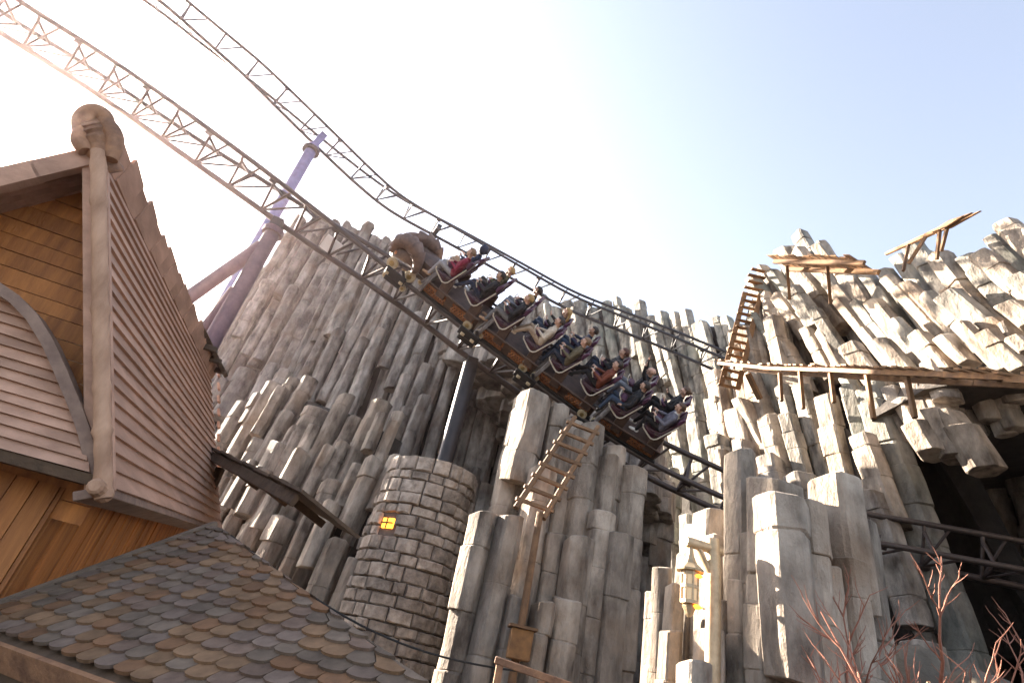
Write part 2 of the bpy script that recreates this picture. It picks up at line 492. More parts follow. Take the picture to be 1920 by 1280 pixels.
# right cliff: upper overhanging mass, lower columns, cave
cR = cliff('basalt_cliff', 'big sunlit cliff of leaning basalt columns carrying the wooden walkway', (12, 14, 0))
topR = [(1385, 610, 21.5), (1398, 560, 21.2), (1412, 500, 21), (1455, 490, 20.2), (1475, 425, 19.6), (1525, 425, 18.7), (1555, 490, 18), (1640, 488, 16.8),
        (1690, 470, 16.1), (1740, 445, 15.5), (1800, 455, 14.9), (1860, 425, 14.3), (1920, 400, 13.8), (2000, 385, 13.2)]
columns(cR, topR, [
    dict(dr=.5, drop=(0, .7), len=(5.5, 7.5), w=.58, lean=(-.28, .02)),
    dict(dr=-.05, drop=(.4, 2.2), len=(2.2, 4.4), w=.53, skip=.1, lean=(-.42, -.02)),
    dict(dr=-.45, drop=(1.4, 3.2), len=(1.6, 3.2), w=.52, skip=.25, lean=(-.46, -.03)),
    dict(dr=-.7, drop=(2.8, 4.2), len=(1.4, 2.4), w=.52, skip=.4, lean=(-.42, -.03)),
    dict(dr=-.3, drop=(4.2, 5.4), len=(1.4, 2.4), w=.62, skip=.25, lean=(-.3, 0)),
], 13, m=['basalt_green', 'basalt_warm'], lean=(-.28, 0), zmin=5.0, core_dr=1.2, face=(240, 285), cave=10.1)
topE = [(1352, 715, 21.6), (1362, 660, 21.4), (1378, 610, 21.2), (1400, 545, 21), (1430, 540, 20.4), (1470, 560, 19.8)]
columns(cR, topE, [dict(dr=.2, drop=(0, .8), len=(5, 7), w=.6, lean=(-.1, 0)), dict(dr=-.35, drop=(.8, 3.2), len=(1.8, 3.2), w=.6, skip=.1, lean=(-.14, 0))], 29, m='basalt_warm', core=False, face=(240, 280))
topR2 = [(1345, 720, 22), (1420, 725, 20.2), (1500, 735, 18.6), (1580, 745, 17.3), (1640, 765, 16.6), (1665, 790, 16.4)]
columns(cR, topR2, [
    dict(dr=.4, drop=(-.8, .2), w=.75, lean=(-.12, 0)),
    dict(dr=-.2, drop=(.2, 1.6), len=(2, 3.6), w=.75, skip=.15, lean=(-.2, 0)),
    dict(dr=-.7, drop=(2.2, 3.6), len=(2, 3.6), w=.8, skip=.2, lean=(-.16, 0)),
    dict(dr=-1.2, drop=(4, 5.5), len=(2, 4), w=.8, skip=.2, lean=(-.08, 0)),
], 17, m=['basalt_green', 'basalt_warm', 'basalt'], lean=(-.1, 0), core_dr=.9, face=(236, 276))
topCave = [(1690, 720, 23.5), (1760, 712, 23.5), (1850, 710, 23), (1960, 715, 22.5), (2080, 720, 22)]
columns(cR, topCave, [dict(dr=0, drop=(-1, 0), w=.9), dict(dr=-.6, drop=(1, 4), len=(2, 4), w=.9, skip=.4)], 19, m='basalt', core_dr=1)
cav = MB(); rr = random.Random(55); vs = []; na = 12
for i in range(na + 1):                                   # rock roof of the cave
    a = math.radians(37.5 + 27 * i / na)
    rf_ = interp([37.5, 49, 64.5], [16.6, 14.3, 12.4], math.degrees(a)) + .2 * math.sin(i * 2.1)
    for r, z in ((rf_, 10.0), (24.5, 10.2), (24.5, 12), (rf_ + .8, 11.2)):
        vs.append((math.sin(a) * r, math.cos(a) * r, z + rr.uniform(-.15, .15) + (0 if i < na else 0)))
fs = [(i * 4 + j, i * 4 + (j + 1) % 4, i * 4 + 4 + (j + 1) % 4, i * 4 + 4 + j) for i in range(na) for j in range(4)]
fs += [(0, 1, 2, 3), (na * 4 + 3, na * 4 + 2, na * 4 + 1, na * 4)]
cav.add(vs, fs).build('cave_roof', 'shade_dark_core', cR)
for k in range(30):                                       # stubs hanging from the cave roof edge and its right flank
    a = math.radians(rr.uniform(39, 60)); r = interp([37.5, 49, 64.5], [16.6, 14.3, 12.4], math.degrees(a)) + rr.uniform(.1, 2)
    place_column(cR, (math.sin(a) * r, math.cos(a) * r), 10.0 - rr.uniform(.1, .8), 10.9, rr.uniform(.24, .33), rr, (-.15, 0), 'basalt')
for k in range(14):
    a = math.radians(59 + rr.uniform(-1, 1)); r = 12.5 + k * .8
    place_column(cR, (math.sin(a) * r, math.cos(a) * r), 0, 9.5, .5, rr, (0, 0), 'basalt')
rr = random.Random(5)                                      # the sunlit patch of hanging columns in the cave mouth
for (x, y, h) in ((1718, 800, .75), (1745, 775, 1.15), (1772, 772, 1.45), (1796, 800, 1.1)):
    p = atr(x, y, 15.6)
    place_column(cR, (p.x, p.y), p.z - h, p.z, .36, rr, (-.3, .1), 'basalt_warm')

# ------------------------------------------------------------------ near stacks
def stack(name, label, cols, seed, m, base, lean=(0, 0), kr=1.0, face=None):
    o = cliff(name, label, base); o['group'] = 'near basalt column stacks'
    rr = random.Random(seed)
    for c in cols:
        x, y, r, R = c[:4]; r *= kr; R *= kr
        p = atr(x, y, r)
        zb = 0 if len(c) < 5 or c[4] is None else max(0, p.z - c[4])
        mm = c[5] if len(c) > 5 else m
        place_column(o, (p.x, p.y), zb, p.z, R, rr, (lean[0] + rr.uniform(-.02, .02), lean[1] + rr.uniform(-.02, .02)), mm, (.6, 1.5), face)
    return o
mid_cols = [(905, 962, 10.6, .27), (955, 965, 10.5, .30), (1003, 742, 11.7, .36, 2.1), (985, 748, 12.2, .34), (1045, 765, 12, .3), (1018, 880, 11.2, .3),
            (1105, 800, 11.6, .33, 3.1), (1075, 790, 12, .33), (1150, 838, 11.8, .3), (1140, 855, 11.5, .24, 2.6), (1190, 880, 11.8, .28),
            (1085, 1010, 11, .32), (1128, 960, 11.3, .3), (1160, 1000, 11.2, .26), (1040, 1000, 11.3, .26), (970, 1120, 10.4, .22), (1020, 1130, 10.4, .22),
            (925, 1100, 10.9, .3), (1000, 1150, 10.8, .3), (1060, 1120, 10.8, .28),
            (890, 1090, 11.2, .28), (1060, 905, 11.9, .3), (1102, 930, 12, .3)]
stack('basalt_stack', 'stack of tall basalt columns in front of the train with a ladder leaning on it', mid_cols, 21, 'basalt_warm', (1, 10.5, 0), face=(232, 260))
rt_cols = [(1385, 848, 9.9, .25), (1452, 905, 9.4, .42), (1455, 935, 9.05, .40, 1.9), (1515, 955, 9.6, .30), (1565, 905, 10.4, .40, 1.6), (1570, 925, 10.8, .36), (1600, 970, 10.8, .3),
           (1480, 920, 10.1, .25), (1412, 1000, 9.6, .22), (1330, 960, 10.6, .28), (1310, 985, 10.9, .26), (1345, 1010, 10.3, .22), (1240, 1062, 10.3, .16), (1268, 1100, 9.8, .18),
           (1228, 1110, 10.5, .17), (1255, 1180, 9.5, .18), (1290, 1040, 10.8, .22), (1355, 1130, 9.9, .24), (1300, 1240, 8.6, .2), (1385, 1090, 9.7, .2),
           (1545, 1060, 9.9, .3), (1590, 1050, 10.2, .28), (1505, 1080, 9.5, .28), (1330, 1180, 9.4, .22), (1425, 1130, 9.2, .2),]
stack('basalt_stack', 'brightly sunlit stack of stout pale basalt columns beside the hanging lantern', rt_cols, 23, 'basalt_warm', (4, 7.2, 0), kr=.79, face=(240, 258))

def boulder(label, px, py, r, size, seed):
    bm = bmesh.new(); bmesh.ops.create_icosphere(bm, subdivisions=4, radius=1)
    rr = random.Random(seed); k = [Vector((rr.gauss(0, 1), rr.gauss(0, 1), rr.gauss(0, 1))).normalized() for _ in range(14)]
    p = atr(px, py, r)
    for v in bm.verts:
        d = v.co.normalized()
        s = 1 + .05 * math.sin(d.x * 6 + seed) * math.cos(d.y * 5) + .03 * math.sin(d.z * 13 + d.x * 9)
        for q in k: s = min(s, .93 / max(.3, d.dot(q)) if d.dot(q) > .55 else s)
        v.co = d * s
        v.co.x *= size[0]; v.co.y *= size[1]; v.co.z *= size[2]
    for f in bm.faces: f.smooth = True
    me = bpy.data.meshes.new('boulder'); bm.to_mesh(me); bm.free(); me.materials.append(M['boulder'])
    o = bpy.data.objects.new('boulder', me); link(o)
    o.location = (p.x, p.y, size[2] * .82)
    tag(o, label, 'boulder', 'rounded boulders')
boulder('tall rounded brown boulder behind the bare red shrub', 1715, 1230, 9.6, (.75, .6, 1.75), 3)
boulder('rounded mossy boulder at lower right under the curving track', 1840, 1250, 9.2, (.75, .7, 1.65), 8)

# ------------------------------------------------------------------ round stone tower
tw = atr(782, 1000, 14.2)
TC = Vector((tw.x, tw.y, 0))
topz = atr(812, 885, 14.2).z
tower = wthing('stone_tower', TC)
tag(tower, 'round tower of rough grey stone blocks with a small lit opening', 'tower')
def trad(z): return 1.12 + (topz - z) * .03
k = MB(); k.lathe([(trad(0) - .055, 0), (trad(topz) - .055, topz - .1), (trad(topz) - .45, topz - .1), (trad(topz) - .45, topz - .5)], TC, (0, 0, 1), 40)
k.build('mortar_core', 'mortar', tower)
winp = atr(713, 972, 13.1)
wa = math.atan2(winp.y - TC.y, winp.x - TC.x); wz = winp.z
z = 0.0; rr = random.Random(4); nst = 0; back_st = MB()
while z < topz - .08:
    h = min(rr.uniform(.21, .33), topz - z)
    if topz - z - h < .14: h = topz - z
    R0 = trad(z + h / 2) + rr.uniform(-.012, .012)
    a = rr.uniform(0, 1); a_end = a + 2 * math.pi
    while a < a_end - .08:
        wd = rr.uniform(.26, .62) / R0
        if a_end - a - wd < .2: wd = a_end - a
        am = a + wd / 2
        d = (am - wa + math.pi) % (2 * math.pi) - math.pi
        if not (abs(d) * R0 < .24 and abs(z + h / 2 - wz) < .2):
            s = MB(); n = 4; gj = .014 / R0; dep = rr.uniform(-.03, .05); tz = rr.uniform(-.02, .02)
            pts = []
            for rad_, ins in ((R0 - .12, 0), (R0 - .02 + dep, 0), (R0 + .02 + dep, .022)):
                row = []
                for zz in (z + .012 + ins, z + h - .012 - ins):
                    for i in range(n + 1):
                        an = a + gj + ins / R0 + (wd - 2 * gj - 2 * ins / R0) * i / n
                        bul = (.012 * math.sin(math.pi * i / n) if ins else 0) + rr.uniform(-.014, .014)
                        row.append(Vector((math.cos(an) * (rad_ + bul), math.sin(an) * (rad_ + bul), zz + tz * (i - n / 2) / n + rr.uniform(-.012, .012))) + TC)
                pts.append(row)
            m1 = n + 1; vs = sum(pts, []); fs = []
            q = 2 * m1
            loop = lambda b: [b + i for i in range(m1)] + [b + m1 + i for i in range(n, -1, -1)]
            for b0, b1 in ((0, q), (q, 2 * q)):
                l0, l1 = loop(b0), loop(b1)
                for i in range(len(l0)):
                    j = (i + 1) % len(l0); fs.append((l0[i], l0[j], l1[j], l1[i]))
            for i in range(n): fs.append((2 * q + i, 2 * q + i + 1, 2 * q + m1 + i + 1, 2 * q + m1 + i))
            s.add(vs, fs)
            facing = math.cos(am) * -TC.x + math.sin(am) * -TC.y > -2 and z > 1.2
            if facing and nst < 300: s.build('stone', 'stone', tower); nst += 1
            else: back_st.add(s.v, s.f)
        a += wd
    z += h
bs_ = back_st.build('stone_backing', 'stone', tower); bs_['kind'] = 'stuff'
wo = MB()
er = Vector((math.cos(wa), math.sin(wa), 0)); et = Vector((-math.sin(wa), math.cos(wa), 0)); ez = Vector((0, 0, 1))
pc = TC + er * (trad(wz) - .05); pc.z = wz
wo.box(pc, (.06, .30, .22), (er, et, ez))
wn_ = wsub(wo.build('window', 'glow', tower))
fr = MB()
fr.bar(pc + er * .06 - ez * .12, pc + er * .06 + ez * .12, .03, .03)
fr.bar(pc + er * .055 - et * .16, pc + er * .055 + et * .16, .03, .03)
fr.build('window_bar', 'dark_wood', wn_)
print('stones', nst)

# ------------------------------------------------------------------ boarded house at left
house = wthing('timber_house', (-4.6, 7.0, 0))
tag(house, 'steep gabled timber house with pinkish clapboards at left edge', 'house')
E1 = atr(197, 912, 6.0)
bdir = ray(562, 1045)
A_ = EYE + ray(187, 292) * ((E1 - EYE).dot(bdir) / ray(187, 292).dot(bdir))
nR = bdir.cross(A_ - E1).normalized()
if nR.dot(EYE - E1) < 0: nR = -nR
vdir = (A_ - E1).normalized()
def uv(px, py):
    p = onplane(px, py, E1, nR) - E1
    return p.dot(bdir), p.dot(vdir)
VL = (A_ - E1).length
edge = [uv(412, 992), uv(411, 900), uv(408, 800), uv(402, 690), uv(352, 590), uv(300, 492)]
ev = [e[1] for e in edge]; eu = [e[0] for e in edge]
o_ = sorted(zip(ev, eu)); ev = [a for a, b in o_]; eu = [b for a, b in o_]
far_u = uv(412, 992)[0]
NB = 21; rr = random.Random(2)
for i in range(NB):
    v0, v1 = VL * i / NB - .01, VL * (i + 1) / NB + .035
    u1 = far_u
    s = MB(); t = .028 + rr.uniform(-.003, .004)
    l0 = -.0 + rr.uniform(0, .01)
    def P(u, v, h): return E1 + bdir * u + vdir * v + nR * h
    nu = 8; rows = []
    for j in range(nu + 1):
        u = l0 + (u1 + rr.uniform(-.01, .03) * (j == nu) - l0) * j / nu
        w = rr.uniform(-.006, .006)
        rows.append([P(u, v0 + w, .0), P(u, v0 + w, t + .022), P(u, v1, .012), P(u, v1, 0)])
    vs = sum(rows, []); fs = []
    for j in range(nu):
        for q in range(4): fs.append((4 * j + q, 4 * j + (q + 1) % 4, 4 * j + 4 + (q + 1) % 4, 4 * j + 4 + q))
    fs += [(0, 1, 2, 3), (4 * nu + 3, 4 * nu + 2, 4 * nu + 1, 4 * nu)]
    s.add(vs, fs).build('clapboard', 'board', house)
rk = MB()                                                         # roof deck behind the boards, real thickness
rk.hexa([P(0, 0, -.12), P(far_u, 0, -.12), P(far_u, VL, -.12), P(0, VL, -.12), P(0, 0, -.004), P(far_u, 0, -.004), P(far_u, VL, -.004), P(0, VL, -.004)])
rk.build('roof_deck', 'dark_wood', house)
# verge pole with joint rings
pole = []; rads = []; rr = random.Random(3)
npz = 60
for i in range(npz + 1):
    f = i / npz
    p = E1.lerp(A_, f * 1.02 - .035) - bdir * .13 + nR * .02
    ph = (f * 9.0) % 1.0
    rads.append(.066 + .014 * max(0, 1 - abs(ph - .5) / .1) + rr.uniform(-.003, .003)); pole.append(p)
MB().tube(pole, rads, 12).build('verge_pole', 'log', house, smooth=True)
vb = MB(); vb.hexa([P(-.035, -.05, -.14), P(.03, -.05, -.14), P(.03, VL, -.14), P(-.035, VL, -.14), P(-.035, -.05, .075), P(.03, -.05, .075), P(.03, VL, .075), P(-.035, VL, .075)])
vb.build('verge_board', 'board', house, bevel=.006)
eb = MB(); eb.hexa([P(-.1, -.09, -.2), P(far_u, -.09, -.2), P(far_u, -.012, -.2), P(-.1, -.012, -.2), P(-.1, -.09, .03), P(far_u, -.09, .03), P(far_u, -.012, .03), P(-.1, -.012, .03)])
eb.build('eave_board', 'trim', house, bevel=.006)
MB().tube([E1 - bdir * .28 - vdir * .02, E1 - bdir * .0 - vdir * .07], [.065, .075], 12).build('purlin_end', 'log', house, bevel=.02)
# ridge crest: overlapping cap planks along the ridge
crest_dir = (Vector((0, 0, 1)) + nR * .1).normalized()
rr = random.Random(8)
ncr = 20
for i in range(ncr):
    f0, f1 = i / ncr, (i + 1.25) / ncr
    s = MB(); h0 = .30 + rr.uniform(-.03, .03)
    a, b = P(far_u * f0 * 1.02, VL - .02, .03), P(far_u * min(f1, 1.02) * 1.02, VL - .02, .03)
    th = nR * .04; lift = nR * (.02 if i % 2 else 0)
    s.hexa([a + lift, b + lift * .3, b + crest_dir * h0, a + crest_dir * (h0 + .03) + lift, a - th + lift, b - th, b + crest_dir * h0 - th, a + crest_dir * (h0 + .03) - th + lift])
    s.build('ridge_cap', 'board', house)
# gable plane (perpendicular to the ridge)
gn = bdir.normalized()
gc = Vector((gn.y, -gn.x, 0)).normalized()            # to the right in the gable
gu = gc.cross(gn).normalized()
if gu.z < 0: gu = -gu
def GP(px, py, off=0.0): return onplane(px, py, E1 + gn * off, gn)
def gs(px, py, off=0.0):
    p = GP(px, py, off) - E1; return p.dot(gc), p.dot(gu)
def GQ(s_, h, off): return E1 + gc * s_ + gu * h + gn * off
# far slope of the roof, its underside showing as the gable overhang
sA = gs(170, 292); sL = gs(0, 332)
dl = (Vector(sL) - Vector(sA)).normalized()
VERGE = 4.2
pe = Vector(sA) + dl * VERGE
rr = random.Random(6)
for i in range(9):                                     # stepped fascia planks up the verge
    f0, f1 = i / 9, (i + 1.06) / 9
    a = Vector(sA).lerp(pe, f0); b = Vector(sA).lerp(pe, min(1, f1)); nrm = Vector((-dl.y, dl.x)); nrm = nrm if nrm.y > 0 else -nrm
    st = .02 * ((i % 2)) + rr.uniform(0, .012)
    q = [a - nrm * .14, b - nrm * .14, b + nrm * (.03 + st), a + nrm * (.03 + st)]
    s = MB(); s.hexa([GQ(*q[0], -.06), GQ(*q[1], -.06), GQ(*q[2], -.06), GQ(*q[3], -.06), GQ(*q[0], .02 + st), GQ(*q[1], .02 + st), GQ(*q[2], .02 + st), GQ(*q[3], .02 + st)])
    s.build('fascia_plank', 'board', house)
LEN = far_u
q0, q1 = Vector(sA), pe
nrm = Vector((-dl.y, dl.x)); nrm = nrm if nrm.y > 0 else -nrm
rs = MB()
rs.hexa([GQ(*q0, .02), GQ(*q1, .02), GQ(*q1, LEN), GQ(*q0, LEN)] + [GQ(*(q0 + nrm * .12), .02), GQ(*(q1 + nrm * .12), .02), GQ(*(q1 + nrm * .12), LEN), GQ(*(q0 + nrm * .12), LEN)])
rs.build('roof_slope', 'board', house)
for i in range(6):                                     # soffit planks under that overhang
    s = MB(); o0, o1 = .03 + i * .085, .03 + (i + .94) * .085
    a, b = q0 - nrm * .006, q1 - nrm * .006
    s.hexa([GQ(*(a - nrm * .02), o0), GQ(*(b - nrm * .02), o0), GQ(*(b - nrm * .02), o1), GQ(*(a - nrm * .02), o1), GQ(*a, o0), GQ(*b, o0), GQ(*b, o1), GQ(*a, o1)])
    s.build('soffit_plank', 'board', house)
# recessed gable wall of stained planks, each its own board
OFFW = .5
zlow = gs(0, 850)[1]
hgt_line = lambda s_: min(sA[1], sA[1] + (s_ - sA[0]) / dl.x * dl.y if s_ < sA[0] else sA[1])
lowwall_right = None
ang = math.radians(12)
y_lo, y_hi = -1.9, sA[1] + .1
h = -.35; i = 0
rr = random.Random(16)
rightlim = lambda hh: (np.interp(hh, [0, VL], [0, sA[0]]) - .17)
while h < y_hi:
    hh = rr.uniform(.15, .2)
    def slope_lim(hv):                                  # left end where the roof cuts the wall
        if hv <= sL[1] + dl.y * 0: pass
        t = (hv - sA[1]) / dl.y
        return sA[0] + dl.x * t if 0 < t else sA[0]
    s0 = max(slope_lim(h), pe.x); s1 = rightlim(h)
    t0 = max(slope_lim(h + hh), pe.x); t1 = rightlim(h + hh)
    if s1 - s0 > .1 and h + hh < sA[1] + .05:
        if h < pe.y: s0 = t0 = pe.x
        s = MB(); d = rr.uniform(0, .012)
        s.hexa([GQ(s0, h, OFFW - d), GQ(s1, h, OFFW - d), GQ(t1, h + hh - .008, OFFW - d), GQ(t0, h + hh - .008, OFFW - d),
                GQ(s0, h, OFFW + .05), GQ(s1, h, OFFW + .05), GQ(t1, h + hh - .008, OFFW + .05), GQ(t0, h + hh - .008, OFFW + .05)])
        s.build('gable_plank', 'orange_wood', house)
    h += hh
# lower boarded skirt with a curved edge
curve_px = [(-60, 505), (0, 545), (40, 572), (72, 605), (100, 650), (125, 705), (150, 765), (168, 815), (186, 893)]
cv = [gs(*p, .06) for p in curve_px]
cs = sorted(((c[1], c[0]) for c in cv))
ch = [c[0] for c in cs]; csx = [c[1] for c in cs]
h0 = gs(186, 893, .06)[1]; h1 = ch[-1]
hl = gs(0, 825, .06)
sk_n = 15; rr = random.Random(9)
for i in range(sk_n):
    a0 = h0 + (h1 - h0) * i / sk_n; a1 = h0 + (h1 - h0) * (i + 1.12) / sk_n
    sr0 = interp(ch, csx, a0) - .02; sr1 = interp(ch, csx, min(a1, h1)) - .02
    s = MB(); L0 = -4.5; nu = 6; rows = []
    fl = lambda a: .06 - .16 * max(0, 1 - (a - h0) / .8) ** 2      # the skirt kicks outwards at its foot
    for j in range(nu + 1):
        f = j / nu; w = rr.uniform(-.008, .008)
        x0 = L0 + (sr0 - L0) * f; x1 = L0 + (sr1 - L0) * f
        rows.append([GQ(x0, a0 + w, fl(a0) - .05), GQ(x1, a1, fl(a1) - .012), GQ(x1, a1, fl(a1) + .03), GQ(x0, a0 + w, fl(a0) + .03)])
    vs = sum(rows, []); fs = []
    for j in range(nu):
        for q in range(4): fs.append((4 * j + q, 4 * j + (q + 1) % 4, 4 * j + 4 + (q + 1) % 4, 4 * j + 4 + q))
    fs += [(0, 1, 2, 3), (4 * nu + 3, 4 * nu + 2, 4 * nu + 1, 4 * nu)]
    s.add(vs, fs).build('skirt_board', 'board', house)
tr = MB(); n = len(cv); ring = []
cc = []
for i in range(n - 1):
    for f in (0, .33, .66): cc.append(Vector(cv[i]).lerp(Vector(cv[i + 1]), f))
cc.append(Vector(cv[-1]))
vs, fs = [], []
for i, p in enumerate(cc):
    d = (cc[min(i + 1, len(cc) - 1)] - cc[max(i - 1, 0)]).normalized(); nn = Vector((-d.y, d.x))
    for a, b in ((-.045, -.09), (.045, -.09), (.045, .1), (-.045, .1)):
        q = p + nn * a; vs.append(GQ(q.x, q.y, b))
for i in range(len(cc) - 1):
    for q in range(4): fs.append((4 * i + q, 4 * i + (q + 1) % 4, 4 * i + 4 + (q + 1) % 4, 4 * i + 4 + q))
fs += [(0, 1, 2, 3), (4 * len(cc) - 1, 4 * len(cc) - 2, 4 * len(cc) - 3, 4 * len(cc) - 4)]
tr.add(vs, fs).build('curved_trim', 'trim', house)
sb = MB(); sb.hexa([GQ(-4.5, h0 - .09, -.1), GQ(.0, h0 - .09, -.1), GQ(0, h0 - .004, -.13), GQ(-4.5, h0 - .004, -.13), GQ(-4.5, h0 - .09, .48), GQ(0, h0 - .09, .48), GQ(0, h0 - .004, .48), GQ(-4.5, h0 - .004, .48)])
sb.build('skirt_soffit', 'dark_wood', house)
# lower wall of upright stained planks: under the gable and under the boarded roof
OW = .5
s_ = -4.6; rr = random.Random(31)
inset = -.42
wl = E1 + gn * OW
def WQ(s, zz, off): p = E1 + gc * s + gn * (OW + off); return Vector((p.x, p.y, zz))
zt_ = (E1 + gu * (h0 - .095)).z
while s_ < inset:
    w = rr.uniform(.13, .18); e = min(s_ + w, inset); d = rr.uniform(0, .014)
    s = MB(); s.hexa([WQ(s_, 0, -d), WQ(e - .008, 0, -d), WQ(e - .008, 0, .05), WQ(s_, 0, .05), WQ(s_, zt_, -d), WQ(e - .008, zt_, -d), WQ(e - .008, zt_, .05), WQ(s_, zt_, .05)])
    s.build('wall_plank', 'orange_wood', house); s_ = e
bh = Vector((gn.x, gn.y, 0)).normalized()
w0 = E1 + gc * inset + gn * OW
def SQ(u, zz, off): p = w0 + bh * u + gc * off; return Vector((p.x, p.y, zz))
u_ = .055
while u_ < far_u - .7:
    w = rr.uniform(.13, .18); e = min(u_ + w, far_u - .7); d = rr.uniform(0, .014)
    zz = E1.z + gn.z * u_ + .42
    s = MB(); s.hexa([SQ(u_, 0, d), SQ(e - .008, 0, d), SQ(e - .008, 0, -.05), SQ(u_, 0, -.05), SQ(u_, zz, d), SQ(e - .008, zz, d), SQ(e - .008, zz, -.05), SQ(u_, zz, -.05)])
    s.build('wall_plank', 'orange_wood', house); u_ = e
# far verge brackets and small canopy roof on the right
rr = random.Random(12)
for f in (.80, .9, 1.0):
    p = P(far_u * f, VL, 0) + Vector((0, 0, .17)) + gc * .12
    s = MB(); s.box(p, (.34, .09, .12), (gc, gn, gu)); s.build('verge_bracket', 'dark_wood', house, bevel=.02)
ridge_end = P(far_u, VL, 0)
p0 = P(far_u * .72, VL, 0) + Vector((0, 0, .34)); p1 = ridge_end + bdir * .35 + Vector((0, 0, .2)) + gc * .22
fb = MB(); fb.bar(p0, p1, .09, .13, gn); fb.build('barge_board', 'dark_wood', house, bevel=.01)
for i in range(9):                                    # ragged shingle ends along the far verge
    y0 = 700 + i * 24
    p = onplane(410, y0, E1, nR) + bdir * .03
    s = MB(); s.box(p, (.14 + rr.uniform(0, .16), .16, .05), (bdir, vdir, nR)); s.build('edge_shingle', 'board', house)
c0 = onplane(400, 842, E1 + bdir * (far_u * .93), bdir)
c1 = atr(572, 925, 8.2); c1 = c0 + (c1 - c0)
cdv = (c1 - c0); cl = cdv.length; cx = cdv.normalized(); cy = bdir - cx * bdir.dot(cx); cy.normalize(); cz = cx.cross(cy); cz = cz if cz.z > 0 else -cz
for i in range(7):
    s = MB(); f = i / 7
    s.box(c0 + cx * cl * (i + .5) / 7 + cy * .5 + cz * .02 * (i % 2), (cl / 7 * 1.04, 1.1 + rr.uniform(-.06, .06), .045), (cx, cy, cz)); s.build('canopy_plank', 'dark_wood', house)
s = MB(); s.box(c0 + cx * cl * .5 - cz * .13 + cy * .02, (cl * .94, .08, .17), (cx, cy, cz)); s.build('canopy_beam', 'dark_wood', house, bevel=.01)
for f in (.18, .5, .82):
    s = MB(); s.box(c0 + cx * cl * f + cy * .5 - cz * .1, (.09, .9, .11), (cx, cy, cz)); s.build('canopy_joist', 'dark_wood', house)
q = c0 + cx * .12 + cy * .35
s = MB(); s.bar(q - cz * .2, Vector((q.x, q.y, 0)), .14, .14); s.build('canopy_post', 'dark_wood', house)
# carved ridge-end finial
fn = []
for (x, y, rad, off) in ((205, 325, .13, .1), (192, 290, .14, .0), (182, 258, .13, -.05), (172, 238, .115, -.1), (166, 226, .08, -.14)):
    fn.append((onplane(x, y, A_ + gn * off, gn), rad))
fc_ = catmull([tuple(p) + (r_,) for p, r_ in fn], 6)
fb2 = MB(); fb2.tube([Vector(c[:3]) for c in fc_], [c[3] * (1 + .08 * math.sin(i * 1.3)) for i, c in enumerate(fc_)], 16)
fin = wsub(fb2.build('carved_finial', 'carved', house, smooth=True))
for (pts, r0) in ((((150, 250), (152, 228), (170, 213), (192, 216), (206, 236)), .085), (((208, 300), (216, 268), (206, 240), (190, 226)), .08), (((160, 285), (150, 262), (158, 240)), .075)):
    pp = [onplane(x, y, A_ - gn * .1, gn) for x, y in pts]
    pp = [Vector(c) for c in catmull([tuple(p) for p in pp], 6)]
    s = MB(); s.tube(pp, [r0 * (.55 + .55 * math.sin(math.pi * (i + 3) / (len(pp) + 5))) for i in range(len(pp))], 12); s.build('carved_scroll', 'carved', fin, smooth=True)

# ------------------------------------------------------------------ shingled lower roof
hut = wthing('shingled_roof', (-2.4, 4.8, 0))
tag(hut, 'low roof of rounded orange and grey slate shingles at lower left', 'roof')
ez_ = EYE.z - .35
Pa = EYE + ray(0, 1197) * ((-.35) / ray(0, 1197).z)
Pb = EYE + ray(235, 1280) * ((-.35) / ray(235, 1280).z)
ud = (Pb - Pa).normalized(); ud = Vector((ud.x, ud.y, 0)).normalized()
apex = atr(402, 992, 7.0)
perp = Vector((-ud.y, ud.x, 0))
if perp.dot(apex - Pa) < 0: perp = -perp
hd = (apex - Pa).dot(perp); rise = apex.z - Pa.z
vd = (perp * hd + Vector((0, 0, rise))).normalized()
rn = ud.cross(vd); rn = rn if rn.z > 0 else -rn
def r_uv(px, py):
    p = onplane(px, py, Pa, rn) - Pa; return Vector((p.dot(ud), p.dot(vd)))
ap = r_uv(405, 990); rv = r_uv(785, 1282); lv_ = r_uv(0, 1143)
rd = (rv - ap); ld = (lv_ - ap)
def lim_r(v): return ap.x + rd.x / rd.y * (v - ap.y)
def lim_l(v): return ap.x + ld.x / ld.y * (v - ap.y)
def RP(u, v, h): return Pa + ud * u + vd * v + rn * h
cand = []
SW, CH = .205, .118
UL, UR = lim_l(0), lim_r(0)
def fan(u, v): return v * (1.25 - .62 * (u - UL) / (UR - UL))      # the courses draw together towards the hip
v = 0.0; row = 0; rr = random.Random(44)
while v < ap.y * 2:
    u = UL - .3 + (row % 2) * SW / 2
    while u < UR:
        c = u + SW / 2; vv = fan(c, v)
        if vv < ap.y and lim_l(vv) - SW * .3 < c < lim_r(vv) + .02: cand.append((u, v, row))
        u += SW
    v += CH; row += 1
